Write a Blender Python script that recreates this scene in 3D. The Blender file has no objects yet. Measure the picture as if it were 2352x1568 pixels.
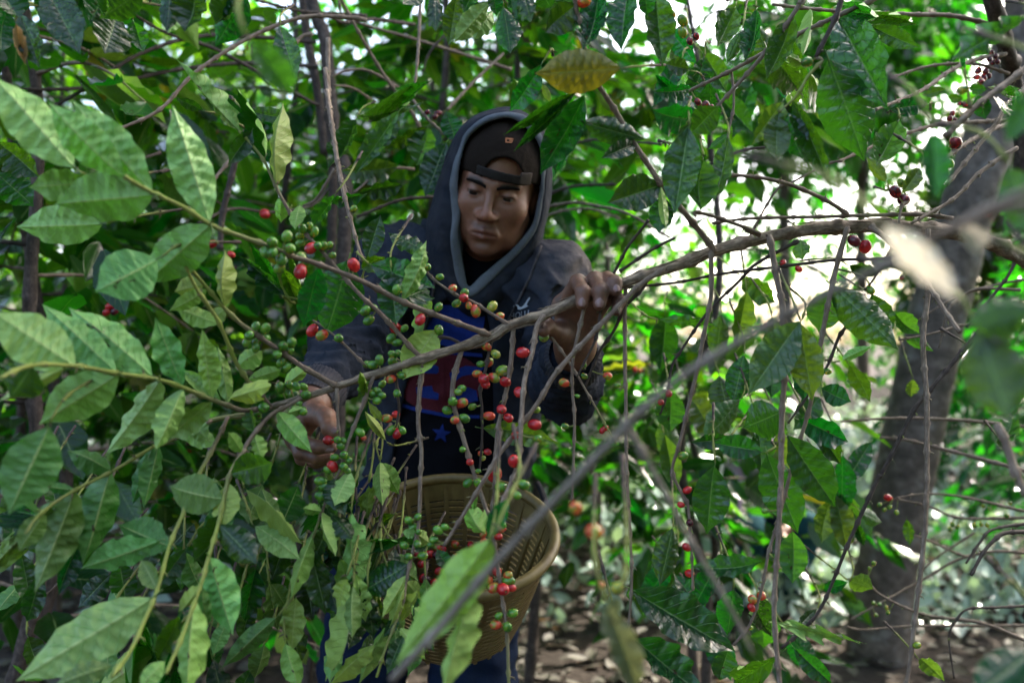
import bpy, bmesh, math, random
import numpy as np
from mathutils import Vector, Matrix, Euler, noise
from mathutils.bvhtree import BVHTree

# ------------------------------------------------------------------ camera, world, sun, exposure
SC = bpy.context.scene
COL = SC.collection
CAM_Z = 1.35
LENS = 28.0
cam_data = bpy.data.cameras.new('camera')
cam_data.lens = LENS
cam_data.sensor_width = 36.0
cam_data.clip_start = 0.02
cam_data.clip_end = 500.0
cam_data.dof.use_dof = True
cam_data.dof.focus_distance = 1.10
cam_data.dof.aperture_fstop = 2.9
cam_data.dof.aperture_blades = 0
CAM = bpy.data.objects.new('camera', cam_data)
CAM.location = (0, 0, CAM_Z)
CAM.rotation_euler = (math.radians(90), 0, 0)
COL.objects.link(CAM)
SC.camera = CAM

SUN_EL = math.radians(44)
SUN_AZ = math.radians(48)          # clockwise from +Y, so the light comes from behind right
world = bpy.data.worlds.new('World')
SC.world = world
world.use_nodes = True
wn = world.node_tree
bg = wn.nodes['Background']
sky = wn.nodes.new('ShaderNodeTexSky')
sky.sky_type = 'NISHITA'
sky.sun_disc = False
sky.sun_elevation = SUN_EL
sky.sun_rotation = SUN_AZ
sky.air_density = 1.0
sky.dust_density = 5.0
wn.links.new(sky.outputs[0], bg.inputs[0])
bg.inputs[1].default_value = 0.15

sun_data = bpy.data.lights.new('sun', 'SUN')
sun_data.energy = 3.2
sun_data.angle = math.radians(0.5)
sun_data.color = (1.0, 0.93, 0.80)
SUN = bpy.data.objects.new('sun', sun_data)
to_sun = Vector((math.sin(SUN_AZ) * math.cos(SUN_EL), math.cos(SUN_AZ) * math.cos(SUN_EL), math.sin(SUN_EL)))
SUN.rotation_euler = to_sun.to_track_quat('Z', 'Y').to_euler()
SUN.location = (4, 8, 9)
COL.objects.link(SUN)

SC.view_settings.view_transform = 'Standard'
SC.view_settings.look = 'None'
SC.view_settings.gamma = 1.0
SC.view_settings.use_curve_mapping = False
SC.view_settings.exposure = 2.5
SC.render.engine = 'CYCLES'
SC.cycles.use_denoising = True
SC.cycles.max_bounces = 5
SC.cycles.diffuse_bounces = 1
SC.cycles.glossy_bounces = 2
SC.cycles.transmission_bounces = 6
SC.cycles.sample_clamp_indirect = 6.0
SC.cycles.caustics_reflective = False
SC.cycles.caustics_refractive = False

# ------------------------------------------------------------------ helpers
RNG = random.Random(7)
R = math.radians
K = 1.7415                       # photograph pixels per working pixel
F = LENS / 36.0 * 2352.0         # focal length in working pixels
CU, CV = 1176.0, 784.1

def at(u, v, d):
    """a point d metres in front of the camera, in the direction of working pixel (u, v)"""
    return Vector(((u - CU) / F * d, d, CAM_Z - (v - CV) / F * d))

def to_px(p):
    return (CU + p[0] / p[1] * F, CV - (p[2] - CAM_Z) / p[1] * F)

BLOCKS = {'R1': (0, 0, 1.568), 'R2': (1300, 300, 1.568), 'R3': (2600, 0, 1.568), 'R4': (0, 900, 1.568),
          'R5': (1000, 1000, 1.568), 'R6': (2500, 900, 1.4254), 'R7': (0, 1750, 1.568), 'R8': (1200, 1750, 1.568),
          'R9': (2500, 1750, 1.4737), 'RT': (1300, 0, 1.68), 'HR': (2000, 1000, 3.485), 'HL': (1000, 1450, 3.136),
          'RF': (1700, 430, 2.34)}

def bp(block, x, y):
    x0, y0, s = BLOCKS[block]
    return ((x0 + x / s) / K, (y0 + y / s) / K)

WORLD = {}                        # object name -> world matrix

def link(o, parent=None, M=None):
    COL.objects.link(o)
    M = M or Matrix.Identity(4)
    WORLD[o.name] = M
    if parent is not None:
        o.parent = parent
        o.matrix_basis = WORLD[parent.name].inverted() @ M
    else:
        o.matrix_basis = M
    return o

def empty(name, loc, label, cat, group=None):
    o = bpy.data.objects.new(name, None)
    o.empty_display_size = 0.1
    link(o, None, Matrix.Translation(loc))
    tag(o, label, cat, group)
    return o

def tag(o, label=None, cat=None, group=None, kind=None):
    if label: o['label'] = label
    if cat: o['category'] = cat
    if group: o['group'] = group
    if kind: o['kind'] = kind
    return o

def mesh_np(name, verts, faces, mats, smooth=True, attrs=None, matidx=None, uv=None):
    me = bpy.data.meshes.new(name)
    me.from_pydata([tuple(map(float, v)) for v in verts], [], [tuple(map(int, f)) for f in faces])
    for m in (mats if isinstance(mats, (list, tuple)) else [mats]):
        me.materials.append(m)
    if smooth:
        me.polygons.foreach_set('use_smooth', [True] * len(me.polygons))
    if matidx is not None:
        me.polygons.foreach_set('material_index', [int(i) for i in matidx])
    for k, arr in (attrs or {}).items():
        arr = np.asarray(arr, dtype=np.float32)
        if arr.ndim == 1:
            a = me.attributes.new(k, 'FLOAT', 'POINT')
            a.data.foreach_set('value', arr)
        else:
            a = me.attributes.new(k, 'FLOAT_COLOR', 'POINT')
            a.data.foreach_set('color', np.concatenate([arr, np.ones((len(arr), 1), np.float32)], 1).ravel())
    if uv is not None:
        l = me.uv_layers.new(name='UVMap')
        idx = np.zeros(len(me.loops), dtype=np.int32)
        me.loops.foreach_get('vertex_index', idx)
        l.data.foreach_set('uv', np.asarray(uv, dtype=np.float32)[idx].ravel())
    me.update()
    return me

def obj(name, me, parent=None, M=None):
    return link(bpy.data.objects.new(name, me), parent, M)

def mesh_at(name, verts, faces, mats, parent, origin, **kw):
    """a mesh given in world coordinates, stored with its origin at `origin`"""
    o3 = np.array(origin)
    me = mesh_np(name, np.asarray(verts, dtype=float) - o3, faces, mats, **kw)
    return obj(name, me, parent, Matrix.Translation(origin))

# ------------------------------------------------------------------ materials
def new_mat(name):
    m = bpy.data.materials.new(name)
    m.use_nodes = True
    nt = m.node_tree
    nt.nodes.clear()
    out = nt.nodes.new('ShaderNodeOutputMaterial')
    return m, nt, out

class NB:
    """tiny node builder"""
    def __init__(s, nt): s.nt = nt
    def n(s, t, **kw):
        nd = s.nt.nodes.new(t)
        for k, v in kw.items():
            setattr(nd, k, v)
        return nd
    def l(s, a, b): s.nt.links.new(a, b)
    def math(s, op, a, b=None, c=None, clamp=False):
        nd = s.n('ShaderNodeMath', operation=op, use_clamp=clamp)
        for i, x in enumerate((a, b, c)):
            if x is None: continue
            if isinstance(x, (int, float)): nd.inputs[i].default_value = x
            else: s.l(x, nd.inputs[i])
        return nd.outputs[0]
    def mix(s, f, a, b, blend='MIX'):
        nd = s.n('ShaderNodeMix', data_type='RGBA', blend_type=blend)
        for sock, x in ((nd.inputs[0], f), (nd.inputs[6], a), (nd.inputs[7], b)):
            if isinstance(x, (int, float)): sock.default_value = x
            elif isinstance(x, (tuple, list)): sock.default_value = (*x[:3], 1)
            else: s.l(x, sock)
        return nd.outputs[2]
    def noise(s, vec, scale, detail=3, rough=0.5):
        nd = s.n('ShaderNodeTexNoise')
        nd.inputs['Scale'].default_value = scale
        nd.inputs['Detail'].default_value = detail
        nd.inputs['Roughness'].default_value = rough
        if vec is not None: s.l(vec, nd.inputs['Vector'])
        return nd.outputs[0]
    def ramp(s, f, stops):
        nd = s.n('ShaderNodeValToRGB')
        while len(nd.color_ramp.elements) < len(stops): nd.color_ramp.elements.new(0.5)
        for e, (p, c) in zip(nd.color_ramp.elements, stops):
            e.position = p
            e.color = (*c, 1) if not isinstance(c, (int, float)) else (c, c, c, 1)
        s.l(f, nd.inputs[0])
        return nd.outputs[0]
    def bump(s, h, strength=0.5, dist=0.002):
        nd = s.n('ShaderNodeBump')
        nd.inputs['Strength'].default_value = strength
        nd.inputs['Distance'].default_value = dist
        s.l(h, nd.inputs['Height'])
        return nd.outputs[0]
    def bsdf(s, col, rough=0.5, spec=0.5, normal=None, **kw):
        nd = s.n('ShaderNodeBsdfPrincipled')
        for k, x in (('Base Color', col), ('Roughness', rough), ('Specular IOR Level', spec)):
            if isinstance(x, (int, float)): nd.inputs[k].default_value = x
            elif isinstance(x, (tuple, list)): nd.inputs[k].default_value = (*x[:3], 1)
            else: s.l(x, nd.inputs[k])
        if normal is not None: s.l(normal, nd.inputs['Normal'])
        for k, v in kw.items(): nd.inputs[k].default_value = v
        return nd.outputs[0]

def leaf_material(name, top, under, trans, tfac=0.38, rough=0.33, spots=0.0, var=0.5, spec=0.62):
    m, nt, out = new_mat(name)
    b = NB(nt)
    uvn = b.n('ShaderNodeUVMap')
    sep = b.n('ShaderNodeSeparateXYZ'); b.l(uvn.outputs[0], sep.inputs[0])
    t, s_ = sep.outputs[0], sep.outputs[1]
    sa = b.math('ABSOLUTE', s_)
    # side veins, leaving the midrib at a slant
    p = b.math('SUBTRACT', b.math('MULTIPLY', t, 10.0), b.math('MULTIPLY', sa, 1.9))
    fr = b.math('ABSOLUTE', b.math('SUBTRACT', b.math('FRACT', p), 0.5))
    vein = b.math('SMOOTHSTEP', 0.40, 0.5, None) if False else b.math('MULTIPLY', b.math('SUBTRACT', fr, 0.425, clamp=True), 13.0, clamp=True)
    rib = b.math('SUBTRACT', 1.0, b.math('MULTIPLY', sa, 17.0), clamp=True)
    info = b.n('ShaderNodeObjectInfo')
    rnd = info.outputs['Random']
    geo = b.n('ShaderNodeNewGeometry')
    tc = b.n('ShaderNodeTexCoord')
    nz = b.noise(tc.outputs['Object'], 7.0, 3)
    rnd2 = b.math('FRACT', b.math('MULTIPLY', rnd, 17.31))
    v = b.math('ADD', b.math('MULTIPLY', b.math('SUBTRACT', rnd, 0.5), var), b.math('MULTIPLY', b.math('SUBTRACT', nz, 0.5), 0.5))
    hs = b.n('ShaderNodeHueSaturation')
    b.l(b.math('ADD', 0.5, b.math('MULTIPLY', b.math('SUBTRACT', rnd2, 0.55), 0.07)), hs.inputs['Hue'])
    b.l(b.math('ADD', 1.0, v), hs.inputs['Value'])
    hs.inputs['Color'].default_value = (*top, 1)
    hu = b.n('ShaderNodeHueSaturation')
    b.l(b.math('ADD', 0.5, b.math('MULTIPLY', b.math('SUBTRACT', rnd2, 0.55), 0.06)), hu.inputs['Hue'])
    b.l(b.math('ADD', 1.0, b.math('MULTIPLY', v, 0.6)), hu.inputs['Value'])
    hu.inputs['Color'].default_value = (*under, 1)
    ctop = b.mix(b.math('MULTIPLY', vein, 0.42), hs.outputs[0], (0.09, 0.19, 0.05))
    ctop = b.mix(b.math('MULTIPLY', rib, 0.75), ctop, (0.17, 0.27, 0.075))
    cund = b.mix(b.math('MULTIPLY', vein, 0.75), hu.outputs[0], tuple(min(1, c * 1.45) for c in under))
    cund = b.mix(b.math('MULTIPLY', rib, 0.9), cund, (0.46, 0.54, 0.20))
    col = b.mix(geo.outputs['Backfacing'], ctop, cund)
    if spots > 0:
        sp = b.noise(tc.outputs['Object'], 5.0, 4, 0.6)
        msk = b.math('MULTIPLY', b.math('SUBTRACT', sp, 1.0 - spots), 12.0, clamp=True)
        col = b.mix(msk, col, (0.035, 0.018, 0.008))
    # small brown blemishes on some leaves
    bl = b.noise(tc.outputs['Object'], 9.0, 2, 0.4)
    bm_ = b.math('MULTIPLY', b.math('MULTIPLY', b.math('SUBTRACT', bl, 0.70), 30.0, clamp=True), b.math('GREATER_THAN', rnd2, 0.6))
    col = b.mix(bm_, col, (0.05, 0.028, 0.012))
    rg = b.math('ADD', b.math('ADD', rough, b.math('MULTIPLY', geo.outputs['Backfacing'], 0.22)), b.math('MULTIPLY', b.math('SUBTRACT', nz, 0.5), 0.2))
    bh = b.noise(tc.outputs['Object'], 40.0, 2)
    nrm = b.bump(b.math('ADD', b.math('MULTIPLY', vein, -0.8), b.math('MULTIPLY', bh, 0.25)), 0.7, 0.0016)
    pb = b.bsdf(col, rg, b.math('SUBTRACT', spec, b.math('MULTIPLY', geo.outputs['Backfacing'], 0.2)), nrm)
    tr = b.n('ShaderNodeBsdfTranslucent')
    ht = b.n('ShaderNodeHueSaturation')
    b.l(b.math('ADD', 0.5, b.math('MULTIPLY', b.math('SUBTRACT', rnd2, 0.6), 0.07)), ht.inputs['Hue'])
    b.l(b.math('ADD', 1.0, v), ht.inputs['Value'])
    ht.inputs['Color'].default_value = (*trans, 1)
    tcol = b.mix(b.math('MULTIPLY', b.math('MAXIMUM', vein, rib), 0.45), ht.outputs[0], tuple(c * 0.45 for c in trans))
    tcol = b.mix(bm_, tcol, (0.05, 0.02, 0.005))
    if spots > 0: tcol = b.mix(msk, tcol, (0.03, 0.012, 0.004))
    b.l(tcol, tr.inputs[0])
    mx = b.n('ShaderNodeMixShader')
    mx.inputs[0].default_value = tfac
    b.l(pb, mx.inputs[1]); b.l(tr.outputs[0], mx.inputs[2])
    b.l(mx.outputs[0], out.inputs[0])
    return m

def cloth_material(name, col, col2, rough=0.9, scale=900.0, dirt=None, dirt_axis=None, fold=0.0):
    m, nt, out = new_mat(name)
    b = NB(nt)
    tc = b.n('ShaderNodeTexCoord')
    n1 = b.noise(tc.outputs['Object'], 9.0, 5, 0.6)
    n2 = b.noise(tc.outputs['Object'], scale, 2, 0.6)
    n3 = b.noise(tc.outputs['Object'], 60.0, 4, 0.65)
    c = b.mix(b.ramp(n1, [(0.35, 0.0), (0.68, 1.0)]), col, col2)
    c = b.mix(b.math('MULTIPLY', n2, 0.5), c, tuple(x * 1.9 for x in col))
    c = b.mix(b.math('MULTIPLY', b.math('SUBTRACT', n3, 0.55, clamp=True), 2.0, clamp=True), c, tuple(x * 0.5 for x in col))
    if dirt:
        at_ = b.n('ShaderNodeAttribute', attribute_name='dirt')
        f = b.math('MULTIPLY', at_.outputs['Fac'], b.ramp(b.noise(tc.outputs['Object'], 22.0, 5, 0.65), [(0.3, 0.15), (0.65, 1.0)]))
        c = b.mix(f, c, dirt)
    h = b.math('ADD', b.math('MULTIPLY', n2, 0.10), b.math('MULTIPLY', n3, 0.9))
    if fold:
        h = b.math('ADD', h, b.math('MULTIPLY', b.noise(tc.outputs['Object'], 20.0, 2, 0.5), fold * 3))
    nrm = b.bump(h, 0.7, 0.0035)
    p = b.bsdf(c, rough, 0.08, nrm)
    b.l(p, out.inputs[0])
    return m

def plain_material(name, col, rough=0.6, spec=0.4, nscale=120.0, namp=0.3, bump=0.2, bdist=0.002, **kw):
    m, nt, out = new_mat(name)
    b = NB(nt)
    tc = b.n('ShaderNodeTexCoord')
    n1 = b.noise(tc.outputs['Object'], nscale, 4, 0.6)
    c = b.mix(n1, tuple(x * (1 - namp) for x in col), tuple(min(1, x * (1 + namp)) for x in col))
    p = b.bsdf(c, rough, spec, b.bump(n1, bump, bdist), **kw)
    b.l(p, out.inputs[0])
    return m

def bark_material(name, dark, light, young=(0.26, 0.31, 0.06), scale=1.0, lichen=None):
    """bark running along the limb (uv: metres along, angle round it)"""
    m, nt, out = new_mat(name)
    b = NB(nt)
    uvn = b.n('ShaderNodeUVMap')
    mp = b.n('ShaderNodeMapping'); b.l(uvn.outputs[0], mp.inputs[0])
    mp.inputs['Scale'].default_value = (38.0 * scale, 5.0, 1.0)
    tc = b.n('ShaderNodeTexCoord')
    n1 = b.noise(mp.outputs[0], 2.2, 6, 0.7)
    n2 = b.noise(tc.outputs['Object'], 45.0 * scale, 4, 0.6)
    f = b.math('ADD', b.math('MULTIPLY', n1, 0.7), b.math('MULTIPLY', n2, 0.3))
    c = b.ramp(f, [(0.33, tuple(x * 0.55 for x in dark)), (0.47, dark), (0.62, light), (0.8, tuple(min(1, x * 1.35) for x in light))])
    if lichen:
        n4 = b.noise(tc.outputs['Object'], 9.0, 4, 0.6)
        c = b.mix(b.math('MULTIPLY', b.math('SUBTRACT', n4, 0.56), 6.0, clamp=True), c, lichen)
    yg = b.n('ShaderNodeAttribute', attribute_name='young')
    yf = b.math('MULTIPLY', yg.outputs['Fac'], b.ramp(b.noise(tc.outputs['Object'], 70.0, 3), [(0.35, 0.75), (0.6, 1.0)]))
    c = b.mix(yf, c, young)
    nrm = b.bump(f, 0.9, 0.0025 / scale)
    b.l(b.bsdf(c, 0.72, 0.3, nrm), out.inputs[0])
    return m

def cherry_material(name, c1, c2, lo=0.4, hi=0.6, rough=0.15):
    m, nt, out = new_mat(name)
    b = NB(nt)
    tc = b.n('ShaderNodeTexCoord')
    info = b.n('ShaderNodeObjectInfo')
    ad = b.n('ShaderNodeVectorMath', operation='ADD')
    b.l(tc.outputs['Object'], ad.inputs[0])
    cx = b.n('ShaderNodeCombineXYZ')
    b.l(b.math('MULTIPLY', info.outputs['Random'], 37.0), cx.inputs[0])
    b.l(cx.outputs[0], ad.inputs[1])
    n1 = b.noise(ad.outputs[0], 0.75, 2, 0.4)
    n2 = b.noise(ad.outputs[0], 14.0, 3, 0.6)
    f = b.math('ADD', n1, b.math('MULTIPLY', b.math('SUBTRACT', n2, 0.5), 0.16))
    c = b.ramp(f, [(lo, c1), (hi, c2)])
    spk = b.math('MULTIPLY', b.math('SUBTRACT', b.noise(ad.outputs[0], 9.0, 2), 0.66), 9.0, clamp=True)
    c = b.mix(b.math('MULTIPLY', spk, 0.5), c, (0.05, 0.025, 0.01))
    p = b.bsdf(c, rough, 0.5, b.bump(n2, 0.3, 0.0003))
    nd = p.node
    nd.inputs['Subsurface Weight'].default_value = 0.15
    nd.inputs['Subsurface Radius'].default_value = (0.3, 0.15, 0.08)
    nd.inputs['Subsurface Scale'].default_value = 0.3
    b.l(p, out.inputs[0])
    return m

M = {}
M['leaf'] = leaf_material('leaf', (0.006, 0.034, 0.010), (0.255, 0.475, 0.135), (0.07, 0.42, 0.008), 0.19, 0.17, spec=0.5)
M['leaf_shaded'] = leaf_material('leaf_shaded', (0.006, 0.034, 0.010), (0.105, 0.215, 0.055), (0.07, 0.42, 0.008), 0.19, 0.2, spec=0.5)  # copy of leaf with a darker underside: shade put into the colour
M['leaf_young'] = leaf_material('leaf_young', (0.028, 0.085, 0.014), (0.29, 0.46, 0.10), (0.16, 0.44, 0.02), 0.28, 0.24)
M['leaf_yellow'] = leaf_material('leaf_yellow', (0.125, 0.155, 0.010), (0.14, 0.17, 0.014), (0.36, 0.40, 0.015), 0.35, 0.4, spots=0.31)
M['leaf_dead'] = leaf_material('leaf_dead', (0.20, 0.13, 0.06), (0.26, 0.18, 0.09), (0.35, 0.2, 0.07), 0.3, 0.6)
M['leaf_sunlit'] = leaf_material('leaf_sunlit', (0.72, 0.71, 0.55), (0.74, 0.72, 0.58), (0.7, 0.66, 0.5), 0.4, 0.5)  # near-white blade: a sun fleck put into the leaf colour
M['leaf_bg'] = leaf_material('leaf_background', (0.0035, 0.019, 0.005), (0.028, 0.066, 0.020), (0.085, 0.52, 0.006), 0.25, 0.15, var=0.8, spec=0.34)  # darker than the near leaves: deep shade put into the colour
M['leaf_weed'] = leaf_material('leaf_weed', (0.27, 0.35, 0.33), (0.36, 0.43, 0.42), (0.22, 0.38, 0.15), 0.25, 0.16, var=0.9)  # pale blue-grey: sunlit and skylit brightness put into the leaf colour
M['leaf_tan'] = leaf_material('leaf_tan', (0.12, 0.135, 0.06), (0.16, 0.17, 0.09), (0.2, 0.22, 0.07), 0.35, 0.5)
M['bark'] = bark_material('bark', (0.15, 0.108, 0.072), (0.38, 0.295, 0.205))
M['twig'] = bark_material('twig_bark', (0.15, 0.105, 0.075), (0.33, 0.255, 0.19))
M['twig_pale'] = bark_material('twig_pale', (0.20, 0.165, 0.13), (0.36, 0.305, 0.25))
M['twig_dark'] = bark_material('twig_dark', (0.045, 0.032, 0.026), (0.12, 0.09, 0.075))
M['trunk'] = bark_material('trunk_bark', (0.075, 0.056, 0.043), (0.165, 0.128, 0.102), scale=0.25, lichen=(0.22, 0.195, 0.175))
M['green'] = cherry_material('cherry_green', (0.03, 0.125, 0.014), (0.085, 0.24, 0.022))
M['lime'] = cherry_material('cherry_lime', (0.10, 0.22, 0.025), (0.25, 0.28, 0.04))
M['red'] = cherry_material('cherry_red', (0.28, 0.006, 0.012), (0.48, 0.022, 0.024))
M['mixed'] = cherry_material('cherry_turning', (0.16, 0.24, 0.03), (0.50, 0.05, 0.025), 0.40, 0.56)
M['dark'] = cherry_material('cherry_dark', (0.03, 0.004, 0.010), (0.09, 0.009, 0.018))
M['navel'] = plain_material('cherry_navel', (0.10, 0.075, 0.035), 0.8, 0.2, 8.0)
# ------------------------------------------------------------------ leaves, cherries, twigs
def catmull(pts, step):
    pts = [Vector(p) for p in pts]
    if len(pts) == 2: 
        n = max(2, int((pts[1] - pts[0]).length / step))
        return [pts[0].lerp(pts[1], i / n) for i in range(n + 1)]
    P = [pts[0] * 2 - pts[1]] + pts + [pts[-1] * 2 - pts[-2]]
    out = []
    for i in range(1, len(P) - 2):
        n = max(2, int((P[i + 1] - P[i]).length / step))
        for k in range(n):
            t = k / n
            a, b_, c, d = P[i - 1], P[i], P[i + 1], P[i + 2]
            out.append(0.5 * ((2 * b_) + (c - a) * t + (2 * a - 5 * b_ + 4 * c - d) * t * t + (3 * b_ - a - 3 * c + d) * t ** 3))
    out.append(pts[-1])
    return out

def tube(path, radii, nseg=7, rough=0.0, seed=0, v0=0, cap=True):
    """verts, faces, uv of a tube along a path"""
    V, Fc, UV = [], [], []
    n = len(path)
    up = Vector((0.13, 0.31, 0.94))
    run = 0.0
    for i, p in enumerate(path):
        a = path[max(0, i - 1)]; c = path[min(n - 1, i + 1)]
        tg = (c - a)
        tg = tg.normalized() if tg.length > 1e-9 else Vector((0, 0, 1))
        x = up.cross(tg)
        if x.length < 1e-3: x = Vector((1, 0, 0)).cross(tg)
        x.normalize(); y = tg.cross(x)
        up = y.cross(tg) * 0 + (up - tg * up.dot(tg)).normalized() if (up - tg * up.dot(tg)).length > 0.05 else y
        if i: run += (p - path[i - 1]).length
        for k in range(nseg):
            an = 2 * math.pi * k / nseg
            r = radii[i]
            if rough:
                r *= 1 + rough * noise.noise(Vector((math.cos(an) * 1.6 + seed, math.sin(an) * 1.6, run * 38)))
            V.append(p + (x * math.cos(an) + y * math.sin(an)) * r)
            UV.append((run, k / nseg))
    for i in range(n - 1):
        for k in range(nseg):
            a = v0 + i * nseg + k; b_ = v0 + i * nseg + (k + 1) % nseg
            Fc.append((a, b_, b_ + nseg, a + nseg))
    if cap:
        Fc.append(tuple(v0 + k for k in range(nseg))[::-1])
        Fc.append(tuple(v0 + (n - 1) * nseg + k for k in range(nseg)))
    return V, Fc, UV

LEAF_T = np.array([0, .03, .10, .20, .33, .47, .60, .72, .82, .89, .94, .975, 1.0])
LEAF_W = np.array([.03, .13, .40, .70, .93, 1.0, .95, .78, .50, .25, .115, .05, .0])

def leaf_mesh(name, nL, nW, droop, fold, wave, pleat, twist, seed, mat, curl=0.0):
    rg = random.Random(seed)
    ts = np.linspace(0, 1, nL + 1)
    if nW == 8: cols = np.array([-1, -.7, -.38, -.06, 0, .06, .38, .7, 1.0])
    elif nW == 4: cols = np.array([-1, -.5, 0, .5, 1.0])
    else: cols = np.array([-1, 0, 1.0])
    ph, ph2 = rg.random() * 6.28, rg.random() * 6.28
    V, UV, Fc = [], [], []
    for t in ts:
        w = 0.5 * np.interp(t, LEAF_T, LEAF_W)
        for s in cols:
            hw = w * (1 + 0.016 * math.sin(2 * math.pi * (6.5 * t) + ph + (s > 0) * 1.3) * (abs(s) == 1))
            p = t * 10.0 - abs(s) * 1.9
            z = -fold * (1 - abs(s)) * w
            z += 0.62 * wave * (abs(s) ** 2) * w * math.sin(2 * math.pi * 4.2 * t + ph + (0.9 if s > 0 else 0))
            z += pleat * (abs(math.sin(math.pi * (p + 0.5))) - 0.6) * min(1, abs(s) * 5) * (1 - 0.8 * s * s) * w * 2.3
            if s == 0: z -= 0.006
            z += curl * (abs(s) ** 2) * w
            tw = twist * (t - 0.3)
            y = hw * s
            y2 = y * math.cos(tw) - z * math.sin(tw)
            z2 = y * math.sin(tw) + z * math.cos(tw)
            # bend along an arc
            if abs(droop) > 1e-3:
                th = droop * t
                x = math.sin(th) / droop; zb = -(1 - math.cos(th)) / droop
                V.append((x + z2 * math.sin(th), y2 + 0.02 * math.sin(3 * t + ph2), zb + z2 * math.cos(th)))
            else:
                V.append((t, y2, z2))
            UV.append((t, s * 1.0))
    m = len(cols)
    for i in range(nL):
        for j in range(m - 1):
            a = i * m + j
            Fc.append((a, a + m, a + m + 1, a + 1))
    # petiole
    b0 = len(V)
    for x, r in ((-0.09, 0.011), (-0.04, 0.009), (0.03, 0.008)):
        for k in range(4):
            an = math.pi / 2 * k + math.pi / 4
            V.append((x, r * 1.8 * math.cos(an), -0.006 + r * math.sin(an) - 0.02 * (x < -0.08)))
            UV.append((0.0, 0.0))
    for i in range(2):
        for k in range(4):
            a = b0 + i * 4 + k; c = b0 + i * 4 + (k + 1) % 4
            Fc.append((a, c, c + 4, a + 4))
    V = np.array(V)
    # the arc shortens the chord: rescale so that the tip sits at x=1, z=0 plus its sag
    if abs(droop) > 1e-3:
        tip = V[nL * m + m // 2]
        an = math.atan2(tip[2], tip[0]); L = math.hypot(tip[0], tip[2])
        ca, sa = math.cos(-an), math.sin(-an)
        x = (V[:, 0] * ca - V[:, 2] * sa) / L
        z = (V[:, 0] * sa + V[:, 2] * ca) / L
        V = np.stack([x, V[:, 1], z], 1)
    return mesh_np(name, V, Fc, mat, uv=UV)

VARS = []
for i, (dr, fo, wa, pl, tw, cu) in enumerate([
        (0.25, .10, .10, .060, .15, 0), (0.6, .18, .12, .055, -.2, 0), (0.95, .12, .16, .06, .3, .1), (-0.3, .10, .10, .06, .1, 0),
        (0.35, .35, .14, .055, -.1, 0), (0.15, .05, .20, .05, .45, -.15), (1.25, .2, .12, .06, 0, 0), (0.5, .25, .24, .06, -.5, .15),
        (0.1, .02, .08, .06, 0, -.2), (-0.55, .15, .14, .06, .2, 0), (0.7, .55, .2, .05, .25, 0), (0.45, .8, .26, .05, -.3, 0)]):
    VARS.append(leaf_mesh('leaf_blade', 56, 8, dr, fo, wa, pl, tw, i, M['leaf'], cu))
VARS_MID = [leaf_mesh('leaf_blade_mid', 9, 4, dr, fo, wa, 0.0, tw, 50 + i, M['leaf_bg']) for i, (dr, fo, wa, tw) in enumerate([
    (0.4, .12, .12, .2), (0.8, .25, .16, -.3), (0.2, .08, .2, .4), (1.1, .2, .14, 0), (-.25, .1, .12, .1), (0.5, .45, .2, -.2)])]

def cherry_mesh():
    V, Fc, mi = [], [], []
    prof = [(0.0, -1.10), (0.30, -1.06), (0.62, -0.86), (0.87, -0.50), (0.985, -0.08), (0.97, 0.30), (0.80, 0.70), (0.55, 0.94), (0.30, 1.06),
            (0.20, 1.09), (0.17, 1.05), (0.15, 1.05), (0.0, 1.055)]
    n = 14
    for r, z in prof:
        for k in range(n):
            an = 2 * math.pi * k / n
            V.append((r * math.cos(an), r * 0.93 * math.sin(an), z * 1.07))
    for i in range(len(prof) - 1):
        for k in range(n):
            a = i * n + k; b_ = i * n + (k + 1) % n
            Fc.append((a, b_, b_ + n, a + n)); mi.append(1 if i >= 9 else 0)
    return mesh_np('cherry', V, Fc, [M['green'], M['navel']], matidx=mi)
CHERRY = cherry_mesh()
CHERRY_KIND = {k: None for k in ('green', 'lime', 'red', 'mixed', 'dark')}
for k in CHERRY_KIND:
    c = CHERRY.copy(); c.materials[0] = M[k]; CHERRY_KIND[k] = c

class Tree:
    """a coffee tree: an Empty with twigs, and leaves and cherries on the twigs"""
    def __init__(s, name, loc, label, cat='coffee tree', group=None):
        s.root = empty(name, loc, label, cat, group)
        s.twigs = []          # (obj, [world points], [px], material)

def twig(tree, pts, d0, d1, r0, r1, mat='twig', young=0.0, young_from=0.0, block=None, name='twig', node=0.036, rough=0.10, seg=7, dm=None, step=0.0045, snap=None):
    """pts: pixels from the joint outward"""
    uvp = [bp(block, *p) if block else p for p in pts]
    n = len(uvp)
    L = [0.0]
    for a, c in zip(uvp, uvp[1:]): L.append(L[-1] + math.hypot(c[0] - a[0], c[1] - a[1]))
    W = []
    for i, (u, v) in enumerate(uvp):
        f = L[i] / L[-1]
        d = d0 + (d1 - d0) * f if dm is None else (d0 * (1 - f) * (1 - 2 * f) + dm * 4 * f * (1 - f) + d1 * f * (2 * f - 1))
        W.append(at(u, v, d))
    return twig_world(tree, W, r0, r1, mat, young, young_from, name, node, rough, seg, step)

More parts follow.
